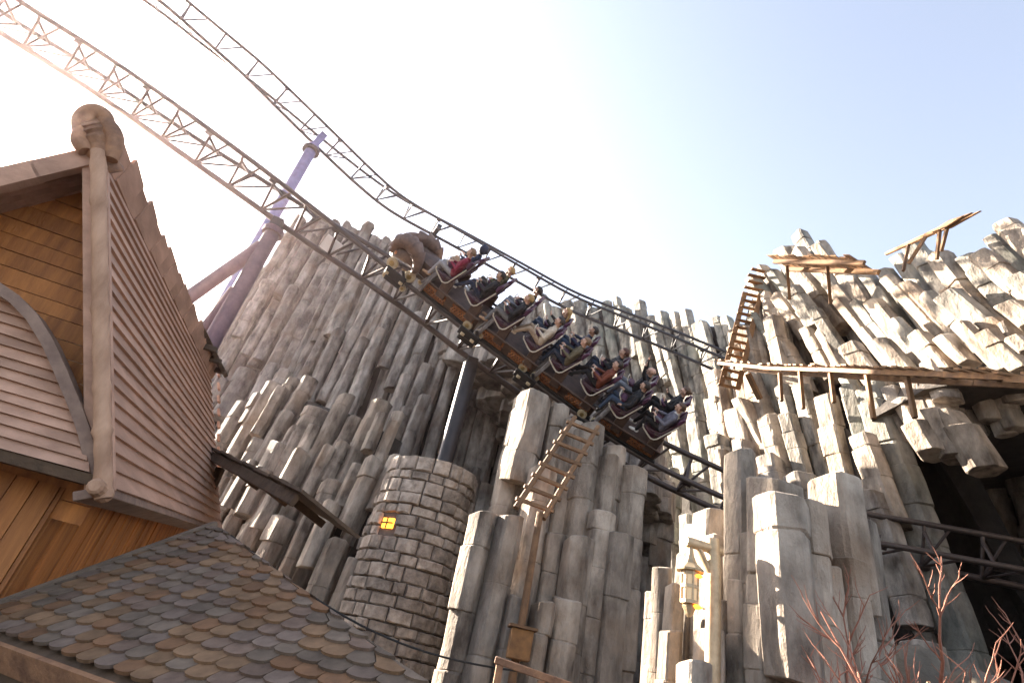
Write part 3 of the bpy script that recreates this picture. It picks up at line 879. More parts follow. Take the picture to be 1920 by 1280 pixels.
def shingle(u, v, row):
    w = SW * rr.uniform(.93, 1.0); Lh = CH * 2.1; t = .022
    a = rr.uniform(-.03, .03); dv = rr.uniform(-.014, .014)
    out = []
    n = 6
    for i in range(n + 1):
        th = math.pi * i / n
        out.append((-math.cos(th) * w / 2, .055 * (1 - math.sin(th) ** .7) if 0 < i < n else .062))
    poly = [(p[0], p[1] + dv) for p in out] + [(w / 2, Lh), (-w / 2, Lh)]
    vs = []
    for hh in (0, 1):
        for x, y in poly:
            f = max(0, 1 - y / Lh)
            x2, y2 = x + a * y, y - a * x
            uu = u + SW / 2 + x2; vv = fan(uu, v + y2)
            vv = min(vv, ap.y); uu = max(lim_l(vv) - .1, min(uu, lim_r(vv)))
            vs.append(RP(uu, vv, .006 + f * .036 + (hh * t)))
    n2 = len(poly)
    return vs, [list(range(n2))[::-1], list(range(n2, 2 * n2))] + [[i, (i + 1) % n2, n2 + (i + 1) % n2, n2 + i] for i in range(n2)]
cand.sort(key=lambda c: (RP(c[0], c[1], 0) - EYE).length)
vis = []
for c in cand:
    d = ROT.transposed() @ (RP(c[0] + SW / 2, fan(c[0], c[1]), 0) - EYE)
    px, py = 960 + FPX * d.x / -d.z, 640 - FPX * d.y / -d.z
    vis.append(d.z < 0 and -60 < px < 1980 and py < 1340)
nind = 0; rest = MB()
for c, ok in zip(cand, vis):
    vs, fs = shingle(*c)
    if ok and nind < 300:
        s = MB(); s.add(vs, fs); s.build('shingle', 'slate%d' % rr.choice([0, 1, 2, 2, 3, 4, 1]), hut); nind += 1
    else: rest.add(vs, fs)
ro = rest.build('shingle_field', 'slate2', hut); ro['kind'] = 'stuff'
print('shingles', len(cand), nind)
bl, br_ = lim_l(0), lim_r(0)
dk = MB()
pts = [(bl, -.02), (br_, -.02), (ap.x, ap.y)]
dk.add([RP(u, v, -.06) for u, v in pts] + [RP(u, v, -.002) for u, v in pts], [(2, 1, 0), (3, 4, 5), (0, 1, 4, 3), (1, 2, 5, 4), (2, 0, 3, 5)])
dk.build('roof_deck', 'dark_wood', hut)
fa = MB(); fa.bar(RP(bl, -.03, -.1), RP(br_, -.03, -.1), .03, .2, rn); fa.build('fascia_board', 'carved', hut)
fl_ = MB(); fl_.bar(RP(lim_l(0), 0, .05), RP(ap.x, ap.y, .05), .08, .05, rn); fl_.build('flashing_strip', 'slate2', hut)
ww = MB()
for (a, b) in (((bl + .1, .25), (br_ - .4, .25)),):
    p, q = RP(*a, 0), RP(*b, 0)
    ww.hexa([Vector((p.x, p.y, 0)), Vector((q.x, q.y, 0)), Vector((q.x, q.y, 0)) + perp * .15, Vector((p.x, p.y, 0)) + perp * .15,
             Vector((p.x, p.y, p.z - .1)), Vector((q.x, q.y, q.z - .1)), Vector((q.x, q.y, q.z - .1)) + perp * .15, Vector((p.x, p.y, p.z - .1)) + perp * .15])
ww.build('wall', 'dark_wood', hut)
#TRACKS
# ------------------------------------------------------------------ tracks
class Track:
    """Near rail given by photo pixel, depth and the elevation of the view above the rail plane."""
    def __init__(s, ctrl, gauge, h):
        s.g, s.h = gauge, h
        raw = [tuple(atd(x, y, d)) + (e,) for x, y, d, e in ctrl]
        c = catmull(raw, 14)
        xyz = c[:, :3]
        ln = np.concatenate([[0], np.cumsum(np.linalg.norm(np.diff(xyz, axis=0), axis=1))])
        S = np.arange(0, ln[-1], .1)
        near = np.stack([np.interp(S, ln, xyz[:, i]) for i in range(3)], 1)
        ker = np.ones(9) / 9
        pad = np.pad(near, ((4, 4), (0, 0)), mode='reflect', reflect_type='odd')
        near = np.stack([np.convolve(pad[:, i], ker, 'valid') for i in range(3)], 1)
        e = np.interp(S, ln, c[:, 3])
        e = np.convolve(np.pad(e, (8, 8), mode='edge'), np.ones(17) / 17, 'valid')
        s.S = S; s.F = []
        for i in range(len(S)):
            p = Vector(near[i])
            T = Vector(near[max(i - 3, 0)] - near[min(i + 3, len(S) - 1)]).normalized()   # towards the start (front)
            V = (p - EYE).normalized()
            Sc = T.cross(V).normalized()
            if Sc.dot(ROT @ Vector((.3, 1, 0))) < 0: Sc = -Sc
            W = Sc.cross(T).normalized()
            if W.dot(V) < 0: W = -W
            a = math.radians(e[i])
            far = W * math.cos(a) + Sc * math.sin(a)
            Up = Sc * math.cos(a) - W * math.sin(a)
            s.F.append((p + far * gauge / 2, T, -far, Up))
    def frame(s, d):
        i = max(0, min(len(s.S) - 1, int(round(d / .1)))); return s.F[i]
    def pt(s, d, x, y, z):
        c, T, Lf, Up = s.frame(d); return c + T * x + Lf * y + Up * z

def proj(p):
    d = ROT.transposed() @ (p - EYE); return 960 + FPX * d.x / -d.z, 640 - FPX * d.y / -d.z

def build_track(name, label, tk, rail_r, spine_r, mname, step, base):
    o = wthing(name, base); tag(o, label, 'coaster track', 'roller coaster tracks')
    n = len(tk.S)
    for y in (.5, -.5):
        MB().tube([tk.pt(tk.S[i], 0, y * tk.g, 0) for i in range(0, n, 3)], rail_r, 10).build('running_rail', mname, o, smooth=True)
    MB().tube([tk.pt(tk.S[i], 0, 0, -tk.h) for i in range(0, n, 3)], spine_r, 10).build('spine_pipe', mname, o, smooth=True)
    d = step / 2; k = 0
    while d < tk.S[-1] - step:
        l, r, sp = tk.pt(d, 0, tk.g / 2, 0), tk.pt(d, 0, -tk.g / 2, 0), tk.pt(d, 0, 0, -tk.h)
        t = MB()
        lo, ro = tk.pt(d, 0, tk.g * .38, -.13), tk.pt(d, 0, -tk.g * .38, -.13)
        t.tube([l, lo], rail_r * .62, 6); t.tube([r, ro], rail_r * .62, 6); t.tube([lo, ro], rail_r * .62, 6)
        t.tube([lo, sp], rail_r * .55, 6); t.tube([ro, sp], rail_r * .55, 6)
        t.build('cross_tie', mname, o)
        l2, r2 = tk.pt(d + step / 2, 0, tk.g / 2, 0), tk.pt(d + step / 2, 0, -tk.g / 2, 0)
        MB().tube([sp, l2], rail_r * .48, 6).build('brace', mname, o)
        MB().tube([sp, r2], rail_r * .48, 6).build('brace', mname, o)
        if k % 2 == 0:
            gp = MB(); gp.box(tk.pt(d, 0, tk.g / 2, -.07), (.22, .03, .16), tk.frame(d)[1:]); gp.build('gusset_plate', mname, o)
        d += step; k += 1
    return o

G1, H1 = 1.05, .84
ctrl1 = [(-170, -140, 14.8, -30), (-60, -65, 15.0, -30), (33, 0, 15.1, -30), (177, 92, 15.3, -30), (267, 153, 15.3, -28), (350, 212, 15.3, -24),
         (483, 310, 15.2, -13), (571, 378, 15.1, -4), (640, 432, 15.0, 6), (700, 480, 14.9, 15), (741, 515, 14.8, 21), (837, 591, 14.7, 24),
         (900, 641, 14.6, 26), (992, 710, 14.5, 29), (1060, 760, 14.4, 31), (1152, 826, 14.2, 34), (1230, 872, 14.0, 36), (1300, 906, 13.8, 37),
         (1377, 941, 13.6, 37), (1500, 985, 13.2, 37), (1620, 1013, 12.9, 37), (1700, 1027, 12.7, 37), (1800, 1046, 12.4, 37), (1920, 1068, 12.0, 36), (2080, 1098, 11.6, 35)]
T1 = Track(ctrl1, G1, H1)
b1 = T1.pt(T1.S[-1] * .5, 0, 0, 0); b1.z = 0
track1 = build_track('coaster_track', 'brown steel lattice coaster track carrying the train', T1, .07, .082, 'steel', 1.1, b1)
G2 = 1.10
ctrl2 = [(250, -75, 22.5, -82), (300, -38, 23.5, -80), (348, 0, 24.3, -78), (393, 38, 25, -74), (480, 110, 26.3, -62), (534, 160, 27, -52), (600, 224, 28, -40),
         (640, 263, 28.6, -32), (691, 313, 29.3, -20), (737, 355, 30, -10), (775, 382, 30.6, -4), (840, 420, 31.3, 2), (900, 455, 31.6, 6), (977, 500, 31.6, 10),
         (1072, 553, 31.2, 12), (1160, 590, 30.5, 14), (1241, 622, 29.6, 16), (1356, 671, 28, 18), (1450, 712, 26.6, 18), (1540, 752, 25.5, 18)]
# pixels above follow the upper chord; below the level view the near rail is on top, beyond it the far rail is
T2 = Track(ctrl2, G2, .95)
b2 = T2.pt(T2.S[-1] * .5, 0, 0, 0); b2.z = 0
track2 = build_track('coaster_track', 'dark thin lattice coaster track crossing the sky behind the train', T2, .075, .085, 'steel2', 1.6, b2)

# ------------------------------------------------------------------ track supports
def nearest(tk, px, py):
    best = min(range(len(tk.S)), key=lambda i: (lambda q: (q[0] - px) ** 2 + (q[1] - py) ** 2)(proj(tk.F[i][0])))
    return tk.S[best]
d2 = nearest(T2, 598, 262)
p2 = T2.pt(d2, 0, 0, -.95)
s2 = wthing('track_support', (p2.x, p2.y, 0)); tag(s2, 'slim blue steel column holding the high rear track', 'support', 'coaster track supports')
MB().tube([(p2.x, p2.y, 0), (p2.x, p2.y, p2.z - .1)], .26, 16).build('column', 'blue_steel', s2, smooth=True)
MB().tube([(p2.x, p2.y, p2.z - .55), (p2.x, p2.y, p2.z - .38)], .42, 16).build('flange', 'dark_steel', s2)
hb = MB(); hb.bar(Vector((p2.x, p2.y, p2.z - .1)), T2.pt(d2, 0, 0, -.1), .34, .34, T2.frame(d2)[1]); hb.build('head_beam', 'blue_steel', s2, bevel=.02)
d1 = nearest(T1, 555, 385)
p1_ = T1.pt(d1, 0, 0, -H1)
s1 = wthing('track_support', (p1_.x, p1_.y, 0)); tag(s1, 'thick brown steel column with slanting braces under the near track', 'support', 'coaster track supports')
MB().tube([(p1_.x, p1_.y, 0), (p1_.x, p1_.y, p1_.z - .35)], .2, 18).build('column', 'brown_steel', s1, smooth=True)
MB().tube([(p1_.x, p1_.y, p1_.z - .45), (p1_.x, p1_.y, p1_.z - .28)], .27, 18).build('flange', 'brown_steel', s1)
hb = MB(); hb.bar(Vector((p1_.x, p1_.y, p1_.z - .3)), T1.pt(d1, 0, 0, -H1 + .05), .4, .3, T1.frame(d1)[1]); hb.build('head_beam', 'dark_steel', s1, bevel=.02)
for (dx, dy, z0) in ((-4.2, -1.0, 0), (-2.4, 1.6, 0)):
    MB().tube([(p1_.x + dx, p1_.y + dy, z0), (p1_.x - .1, p1_.y, p1_.z - (.9 if dx < -3 else 2.4))], .17, 12).build('slanting_brace', 'brown_steel', s1, smooth=True)
MB().tube([(p1_.x - 1.7, p1_.y - .42, p1_.z - 5.2), (p1_.x, p1_.y, p1_.z - 5.2)], .1, 8).build('tie_bar', 'brown_steel', s1)
wf = MB(); wf.box(T1.pt(nearest(T1, 650, 445), .2, .0, -H1 + .28), (.5, .08, .42), T1.frame(nearest(T1, 650, 445))[1:]); wf.build('white_plate', 'wax', track1)
d3 = nearest(T1, 905, 640)
p3 = T1.pt(d3, 0, 0, -H1)
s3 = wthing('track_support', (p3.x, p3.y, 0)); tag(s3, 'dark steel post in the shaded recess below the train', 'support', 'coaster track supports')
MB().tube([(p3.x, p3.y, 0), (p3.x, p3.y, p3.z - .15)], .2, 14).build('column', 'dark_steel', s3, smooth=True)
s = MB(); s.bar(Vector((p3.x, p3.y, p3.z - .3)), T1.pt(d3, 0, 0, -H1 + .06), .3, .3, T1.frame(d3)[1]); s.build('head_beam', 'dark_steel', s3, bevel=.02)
d4 = nearest(T2, 812, 440)
p4 = T2.pt(d4, 0, 0, -.95)
s4 = wthing('track_support', (p4.x, p4.y, p4.z)); tag(s4, 'dark cantilever bracket under rear track just above the horned front car', 'support', 'coaster track supports')
q4 = p4 + Vector((math.sin(math.atan2(p4.x, p4.y)), math.cos(math.atan2(p4.x, p4.y)), -.1)) * 3.2
MB().tube([p4 - Vector((0, 0, .05)), q4], .18, 12).build('cantilever_arm', 'steel2', s4)
s = MB(); s.bar(T2.pt(d4, 0, -.5, -.95), T2.pt(d4, 0, .6, -.35), .28, .25, T2.frame(d4)[1]); s.build('head_beam', 'steel2', s4)
# ------------------------------------------------------------------ the train
d_first = nearest(T1, 829, 552); d_last = nearest(T1, 1212, 828)
PITCH = (d_last - d_first) / 7
print('row pitch', PITCH)
CARL = PITCH * 2

def wheel(parent, c, ax, r, w):
    s = MB(); s.lathe([(r * .72, -w / 2), (r * .95, -w / 2), (r, -w * .35), (r, w * .35), (r * .95, w / 2), (r * .72, w / 2)], c, ax, 20)
    wo_ = s.build('wheel', 'tyre', parent, smooth=True, centre=False)
    h = MB(); h.lathe([(r * .2, -w * .62), (r * .74, -w * .4), (r * .74, w * .4), (r * .2, w * .62)], c, ax, 14)
    hb_ = h.build('hub', 'hub', None, centre=False); hb_.parent = wo_

def build_car(front):
    """one car in its own frame: x forward, y to its left (towards the camera), z up from the rail plane; origin between its rows"""
    car = empty('coaster_car')
    def B(mb, name, m, par=None, **k):
        o = mb.build(name, m, None, centre=False, **k); o.parent = par or car; return o
    hl = CARL / 2
    def shrink(mb, x0):
        for v in mb.v: v.x = x0 + (v.x - x0) * .82; v.z = .72 + (v.z - .70) * .82
        return mb
    def nosef(mb):
        for v in mb.v: v.x = hl + (v.x - hl) * .78; v.z *= .86
        return mb
    ch = MB(); ch.hexa([(-hl + .1, -.5, .1), (hl - .06, -.5, .1), (hl - .06, .5, .1), (-hl + .1, .5, .1), (-hl + .1, -.66, .5), (hl - .06, -.66, .5), (hl - .06, .66, .5), (-hl + .1, .66, .5)])
    B(ch, 'chassis', 'bronze', bevel=.02)
    rim = MB()
    for sy in (1, -1): rim.bar((-hl + .1, sy * .665, .5), (hl - .06, sy * .665, .5), .05, .05)
    B(rim, 'deck_rim', 'bronze', bevel=.01)
    beam = MB()
    for sy in (1, -1): beam.box((0, sy * .52, .06), (CARL * .94, .1, .14))
    B(beam, 'side_beam', 'black_metal', bevel=.01)
    for sy in (1, -1):                                # braided copper ornament, two a side
        for xc in (hl * .48 + .06, -hl * .48 + .06):
            br = MB(); Lb = CARL * .36
            for ph in range(3):
                pts = []
                for i in range(37):
                    t = i / 36; a = 2 * math.pi * (t * 3.0 + ph / 3)
                    z = .30 + .085 * math.sin(a); yb = .5 + (z - .1) / .4 * .16
                    pts.append((xc + (t - .5) * Lb, sy * (yb + .022 + .012 * math.cos(2 * a)), z))
                br.tube(pts, .017, 5)
            for z in (.18, .42):
                yb = .5 + (z - .1) / .4 * .16
                br.bar((xc - Lb / 2, sy * (yb + .015), z), (xc + Lb / 2, sy * (yb + .015), z), .02, .025)
            B(br, 'braided_ornament', 'copper')
    # weathered dash panel at the front of the car
    da = MB()
    prof = [(-.66, .12), (-.72, .5), (-.62, .86), (-.42, 1.02), (-.3, .94), (0, 1.08), (.3, .94), (.42, 1.02), (.62, .86), (.72, .5), (.66, .12)]
    da.prism(prof, Vector((0, 1, 0)), Vector((-.22, 0, 1)).normalized(), Vector((1, 0, .2)).normalized(), (hl - .02, 0, 0), -.05, .05)
    dash = B(da, 'dash_panel', 'dash', bevel=.015)
    rib = MB()
    for y in (-.55, -.28, 0, .28, .55):
        rib.tube([(hl + .03, y, .3), (hl - .08, y * .95, .62), (hl - .15, y * .8, .88)], [.035, .03, .02], 6)
    B(rib, 'carved_rib', 'dash', dash)
    # seats
    for row in (0, 1):
        x0 = PITCH / 2 - row * PITCH
        for sy in (1, -1):
            y0 = sy * .42
            ped = MB(); ped.box((x0 - .12, sy * .60, .6), (.27, .13, .58)); B(ped, 'seat_bracket', 'bronze', bevel=.02)
            st = MB()
            pr_ = [(.36, .94), (.37, .85), (.1, .72), (-.10, .70), (-.18, .80), (-.41, 1.4), (-.50, 1.78), (-.44, 1.82), (-.36, 1.48), (-.15, 1.0), (-.06, .92), (.2, .91)]
            st.prism(pr_, Vector((1, 0, 0)), Vector((0, 0, 1)), Vector((0, 1, 0)), (x0, y0, 0), -.17, .17)
            seat = B(shrink(st, x0), 'seat', 'seat', bevel=.025)
            for wy in (.225, -.225):                   # side wings
                wg = MB()
                pw = [(.34, .93), (.34, .87), (.06, .73), (-.12, .72), (-.22, .83), (-.37, 1.22), (-.32, 1.22), (-.16, .92), (.06, .88)]
                wg.prism(pw, Vector((1, 0, 0)), Vector((0, 0, 1)), Vector((0, 1, 0)), (x0, y0 + wy, 0), -.02, .02)
                B(shrink(wg, x0), 'side_wing', 'seat', seat, bevel=.012)
                hw = MB(); hw.prism([(-.50, 1.78), (-.41, 1.5), (-.34, 1.52), (-.34, 1.66), (-.42, 1.8)], Vector((1, 0, 0)), Vector((0, 0, 1)), Vector((0, 1, 0)), (x0, y0 + wy * .86, 0), -.035, .035)
                B(shrink(hw, x0), 'headrest_wing', 'purple', seat, bevel=.015)
            gb = MB()                                  # pale guard tube along the outer side
            yg = y0 + sy * .25
            gb.tube([(x0 + .44, yg, .99), (x0 + .40, yg, .90), (x0 + .14, yg + sy * .0, .745), (x0 + .03, yg, .70), (x0 - .06, yg, .72), (x0 - .13, yg, .79), (x0 - .37, yg, 1.38), (x0 - .41, yg, 1.48)], .021, 8)
            B(shrink(gb, x0), 'guard_tube', 'white_tube', seat, smooth=True)
            lb = MB(); lb.box((x0 + .15, y0, 1.23), (.2, .27, .13), (Vector((1, 0, .25)).normalized(), Vector((0, 1, 0)), Vector((-.25, 0, 1)).normalized()))
            lap = B(shrink(lb, x0), 'lap_bar', 'purple', seat, bevel=.03)
            ha = MB(); ha.tube([(x0 + .2, y0 - .17, 1.22), (x0 + .3, y0 - .17, 1.34), (x0 + .32, y0 - .1, 1.38), (x0 + .32, y0 + .1, 1.38), (x0 + .3, y0 + .17, 1.34), (x0 + .2, y0 + .17, 1.22)], .017, 7)
            ha.tube([(x0 + .1, y0 - .15, 1.2), (x0 + .38, y0 - .15, .8)], .02, 6)
            ha.parent = None
            hn = shrink(ha, x0).build('grab_handle', 'white_tube', None, centre=False, smooth=True); hn.parent = seat
    # wheel bogies on the front axle
    for sy in (1, -1):
        xb = hl + (.66 if front else .1); bw = .29 if front else .19; kr = 1.2 if front else .95
        bg = MB(); bg.box((xb, sy * .72, .06), (.62, .05, .24)); bg.box((xb, sy * .69, -.12), (.5, .05, .18))
        bg.bar((xb - .3, sy * .72, .06), (xb - .1, sy * .7, .3), .08, .05, Vector((0, 1, 0)))
        bog = B(bg, 'wheel_carrier', 'black_metal', bevel=.015)
        yv = Vector((0, 1, 0))
        for dx in (bw, -bw):
            for c, ax, r, w in (((xb + dx, sy * .56, .07 + .13 * kr), yv, .13 * kr, .10), ((xb + dx, sy * .56, -.165), yv, .085, .09), ((xb + dx * .8, sy * .69, .0), Vector((0, 0, 1)), .08, .08)):
                s = MB(); s.lathe([(r * .72, -w / 2), (r * .95, -w / 2), (r, -w * .35), (r, w * .35), (r * .95, w / 2), (r * .72, w / 2)], c, ax, 20)
                wo_ = B(s, 'wheel', 'tyre', smooth=True)
                h = MB(); h.lathe([(r * .2, -w * .62), (r * .74, -w * .4), (r * .74, w * .4), (r * .2, w * .62)], c, ax, 14); B(h, 'hub', 'hub', wo_, smooth=True)
    if front:                                        # horned nose
        nb = MB(); n = 12; secs = [(hl + .02, .46, .32, .98), (hl + .4, .47, .34, 1.02), (hl + .85, .46, .36, 1.0), (hl + 1.25, .40, .3, .86), (hl + 1.52, .30, .18, .68), (hl + 1.68, .14, .18, .48)]
        k0 = len(nb.v)
        for (x, hw_, z0, z1) in secs:
            for j in range(n):
                a = 2 * math.pi * j / n
                nb.v.append(Vector((x, hw_ * math.copysign(abs(math.cos(a)) ** .7, math.cos(a)), (z0 + z1) / 2 + (z1 - z0) / 2 * math.copysign(abs(math.sin(a)) ** .7, math.sin(a)))))
        for i in range(len(secs) - 1):
            for j in range(n): nb.f.append([i * n + j, i * n + (j + 1) % n, (i + 1) * n + (j + 1) % n, (i + 1) * n + j])
        nb.f.append(list(range(n))); nb.f.append([(len(secs) - 1) * n + j for j in range(n)][::-1])
        nose = B(nosef(nb), 'nose_shell', 'bronze', smooth=True)
        eye_ = MB()
        for sy in (1, -1): eye_.lathe([(.02, -.03), (.07, 0), (.02, .03)], (hl + 1.42, sy * .33, .5), (.5, sy, .2), 12)
        B(nosef(eye_), 'brow_plate', 'copper', nose)
        for sy in (1, -1):                           # big curled, plated horns sweeping back
            ctrlp = catmull([(hl + 1.62, sy * .14, .42), (hl + 1.55, sy * .24, .78), (hl + 1.3, sy * .38, 1.02), (hl + .95, sy * .5, 1.1), (hl + .62, sy * .58, 1.0), (hl + .42, sy * .62, .72), (hl + .42, sy * .62, .46)], 10)
            L_ = len(ctrlp)
            horn = None
            nseg = 9
            for q in range(nseg):
                i0, i1 = int(L_ * q / nseg), min(L_ - 1, int(L_ * (q + 1.15) / nseg))
                pts = [tuple(ctrlp[i]) for i in range(i0, i1 + 1)]
                f = q / nseg
                R0 = .09 + .12 * math.sin(math.pi * (f * .82 + .13)) - (.03 if q > 6 else 0)
                rads_ = [R0 * (1.28 - .5 * i / max(1, len(pts) - 1)) for i in range(len(pts))]
                s = MB(); s.tube(pts, rads_, 12)
                nosef(s)
                if horn is None: horn = B(s, 'horn', 'horn', smooth=True)
                else: B(s, 'horn_plate', 'horn', horn, smooth=True)
            tp = MB(); tp.tube([tuple(ctrlp[-3]), tuple(ctrlp[-1]), (hl + .5, sy * .6, .34)], [.11, .09, .03], 10); B(nosef(tp), 'horn_tip', 'tyre', horn, smooth=True)
    return car

def copy_tree(o, parent=None):
    c = o.copy(); col.objects.link(c); c.parent = parent
    for chd in list(o.children): copy_tree(chd, c)
    return c
def frame_mat(d, gx=0.0):
    c, T, Lf, Up = T1.frame(d)
    Lf = Up.cross(T).normalized(); Up = T.cross(Lf).normalized()
    m_ = Matrix((T, Lf, Up)).transposed().to_4x4(); m_.translation = c
    return m_
carlabels = ['front coaster car with curled plated horns and red jacketed rider', 'second coaster car carrying rider in cream sweater',
             'third coaster car carrying rider in rust orange jacket', 'last coaster car carrying rider in grey hooded sweater']
front_car = build_car(True); plain = build_car(False)
cars = []
for k in range(4):
    c = front_car if k == 0 else (plain if k == 1 else copy_tree(plain))
    dc = d_first + PITCH * (2 * k + .5)
    c.matrix_world = frame_mat(dc)
    tag(c, carlabels[k], 'coaster car', 'cars of the coaster train')
    cars.append(c)

# ------------------------------------------------------------------ riders
def cmat(name, c, rough=.8): return mat(name, c, tuple(x * .72 for x in c), 14, rough, bump=.25, bscale=22)
SK = [cmat('skin_light', (.62, .38, .28), .5), cmat('skin_tan', (.50, .30, .21), .5)]
EYEM = mat('eye_dark', (.03, .02, .02), rough=.2)
CL = {k: cmat('cloth_' + k, v) for k, v in dict(crimson=(.22, .01, .035), navy=(.02, .028, .06), black=(.014, .014, .017), olive=(.075, .07, .03), beige=(.42, .31, .22),
      lightgrey=(.36, .34, .35), jeans=(.04, .065, .115), darkjeans=(.022, .033, .06), cream=(.58, .48, .38), khaki=(.12, .095, .055), rust=(.17, .042, .02), greyjeans=(.24, .26, .31),
      lavender=(.14, .135, .17), tan=(.45, .28, .17), white=(.72, .70, .68), charcoal=(.04, .04, .045), grey=(.17, .17, .18)).items()}
HR = {k: mat('hair_' + k, v, tuple(x * .6 for x in v), 25, .5, bump=.6, bscale=40) for k, v in dict(blond=(.45, .28, .11), dark=(.028, .018, .013), brown=(.10, .052, .028), auburn=(.09, .03, .018), light=(.24, .14, .075)).items()}

def capsule(p0, p1, r0, r1, n=10):
    p0, p1 = Vector(p0), Vector(p1); d = p1 - p0; L_ = d.length
    d = d / L_ if L_ > 1e-6 else Vector((0, 0, 1))
    pts, rs_ = [], []
    for a in (85, 60, 30, 0): pts.append(p0 - d * r0 * math.sin(math.radians(a))); rs_.append(r0 * math.cos(math.radians(a)))
    for a in (0, 30, 60, 85):
        pts.append(p1 + d * r1 * math.sin(math.radians(a)) + d * (1e-4 if a == 0 else 0)); rs_.append(r1 * math.cos(math.radians(a)))
    return MB().tube(pts, rs_, n)

def person(row, side, label, jacket, legs_m, shoes, hair, skin, arms='hold', hairlong=False, hood=False, bald=False, lean=0.0, turn=0.0, leg_kick=0.0, sleeve=None, bun=False, collar=None):
    rr = random.Random(row * 10 + side)
    prim = []                                   # (p0, p1, r0, r1, material index)
    mats = [CL[jacket], CL[legs_m], CL[shoes], skin, EYEM, CL[sleeve] if sleeve else CL[jacket], CL[collar] if collar else CL[jacket]]
    V = Vector
    yo = 0
    hip = V((-.02, yo, 1.03)); back = V((-math.sin(.22 + lean), 0, math.cos(.22 + lean)))
    waist = hip + back * .18; chest = hip + back * .38; sh = hip + back * .52; neck = hip + back * .60
    for sy in (1, -1):
        prim.append((hip + V((0, sy * .07, 0)), waist + V((0, sy * .07, 0)), .125, .115, 0))
        prim.append((waist + V((0, sy * .07, 0)), chest + V((.0, sy * .085, 0)), .115, .125, 0))
        prim.append((chest + V((0, sy * .08, 0)), sh + V((-.0, sy * .13, -.03)), .12, .085, 0))
    prim.append((sh + V((0, -.12, 0)), sh + V((0, .12, 0)), .085, .085, 0))
    prim.append((sh, neck, .075, .07, 6))
    head_dir = V((.06, 0, 1)).normalized() if not hood else V((.0, 0, 1))
    hb_ = neck + head_dir * .055
    hc = hb_ + head_dir * .115 + V((.02, 0, 0))
    ct, st_ = math.cos(turn), math.sin(turn)
    def HP(x, y, z): return hc + V((x * ct - y * st_, x * st_ + y * ct, z))
    prim.append((neck - head_dir * .03, hb_ + V((0, 0, .04)), .058, .055, 3))
    prim.append((HP(-.03, 0, .03), HP(.015, 0, .03), .095, .092, 3))      # skull
    prim.append((HP(.03, 0, -.02), HP(.055, 0, -.075), .07, .045, 3))     # jaw
    prim.append((HP(.100, 0, .015), HP(.122, 0, -.022), .012, .017, 3))   # nose
    prim.append((HP(.095, .02, .045), HP(.095, -.02, .045), .018, .018, 3))  # brow
    for sy in (1, -1):
        prim.append((HP(0, sy * .09, .02), HP(-.008, sy * .096, -.02), .02, .014, 3))   # ear
        prim.append((HP(.1, sy * .034, .018), HP(.102, sy * .034, .018), .011, .011, 4))  # eye
    prim.append((HP(.092, .02, -.055), HP(.092, -.02, -.055), .012, .012, 3))
    # legs
    feet = []
    for sy in (1, -1):
        hp_ = hip + V((.02, sy * .09, -.03)); kn = hip + V((.46 + rr.uniform(-.02, .02), sy * (.12 + rr.uniform(0, .03)), .06 + .1 * leg_kick))
        an = kn + V((.10 + .24 * leg_kick + rr.uniform(-.05, .05), sy * .01, -.46 + .13 * leg_kick)); to = an + V((.17, sy * .02, -.04 + .1 * leg_kick))
        prim.append((hp_, kn, .098, .068, 1)); prim.append((kn, an, .066, .048, 1))
        prim.append((an + V((-.035, 0, -.03)), an + V((.07, 0, -.035)), .048, .046, 2)); prim.append((an + V((.07, 0, -.038)), to, .046, .036, 2))
    # arms with hands
    for sy in (1, -1):
        s0 = sh + V((0, sy * .185, -.01))
        a = arms if isinstance(arms, str) else arms[0 if sy > 0 else 1]
        if a == 'hold': el = s0 + V((.10, sy * .07, -.26)); wr = V((.27, sy * .15, 1.30)); fd = V((.55, -sy * .25, .35)); pn = V((.3, 0, -1))
        elif a == 'lap': el = s0 + V((.06, sy * .08, -.27)); wr = V((.2, sy * .09, 1.27)); fd = V((.8, -sy * .5, -.15)); pn = V((0, 0, -1))
        elif a == 'up': el = s0 + V((.16, sy * .03, .19)); wr = el + V((.08, -sy * .0, .25)); fd = V((.1, 0, 1)); pn = V((1, 0, 0))
        elif a == 'down': el = s0 + V((.06, sy * .12, -.27)); wr = el + V((.2, sy * .02, -.12)); fd = V((.8, -sy * .2, -.3)); pn = V((0, 0, -1))
        elif a == 'phone': el = s0 + V((.1, sy * .09, -.25)); wr = el + V((.24, -sy * .02, .09)); fd = V((.6, -sy * .2, .6)); pn = V((-.6, 0, .6))
        am = 5 if sleeve else 0
        prim.append((s0, el, .064, .052, 0)); prim.append((el, wr - (wr - el) * .08, .053, .037, am))
        fd = fd.normalized(); sd_ = fd.cross(pn).normalized(); pn = sd_.cross(fd).normalized()
        prim.append((wr - fd * .01, wr + fd * .03, .027, .03, 3))
        for q in (-1, 1): prim.append((wr + fd * .02 + sd_ * q * .016, wr + fd * .075 + sd_ * q * .024, .017, .016, 3))
        for q, ln_ in ((-1.5, .8), (-.5, 1.0), (.5, .97), (1.5, .75)):
            b0 = wr + fd * .08 + sd_ * q * .019
            b1 = b0 + (fd * .9 + pn * .35 + sd_ * q * .08).normalized() * .042 * ln_
            b2 = b1 + (fd * .35 + pn * .95).normalized() * .036 * ln_
            if a == 'up': b1 = b0 + (fd + sd_ * q * .14).normalized() * .045 * ln_; b2 = b1 + (fd + pn * .25).normalized() * .034 * ln_
            prim.append((b0, b1, .0095, .009, 3)); prim.append((b1, b2, .009, .008, 3))
        tb = wr + fd * .03 - sd_ * sy * .03
        prim.append((tb, tb + (fd * .6 - sd_ * sy * .7).normalized() * .04, .012, .011, 3))
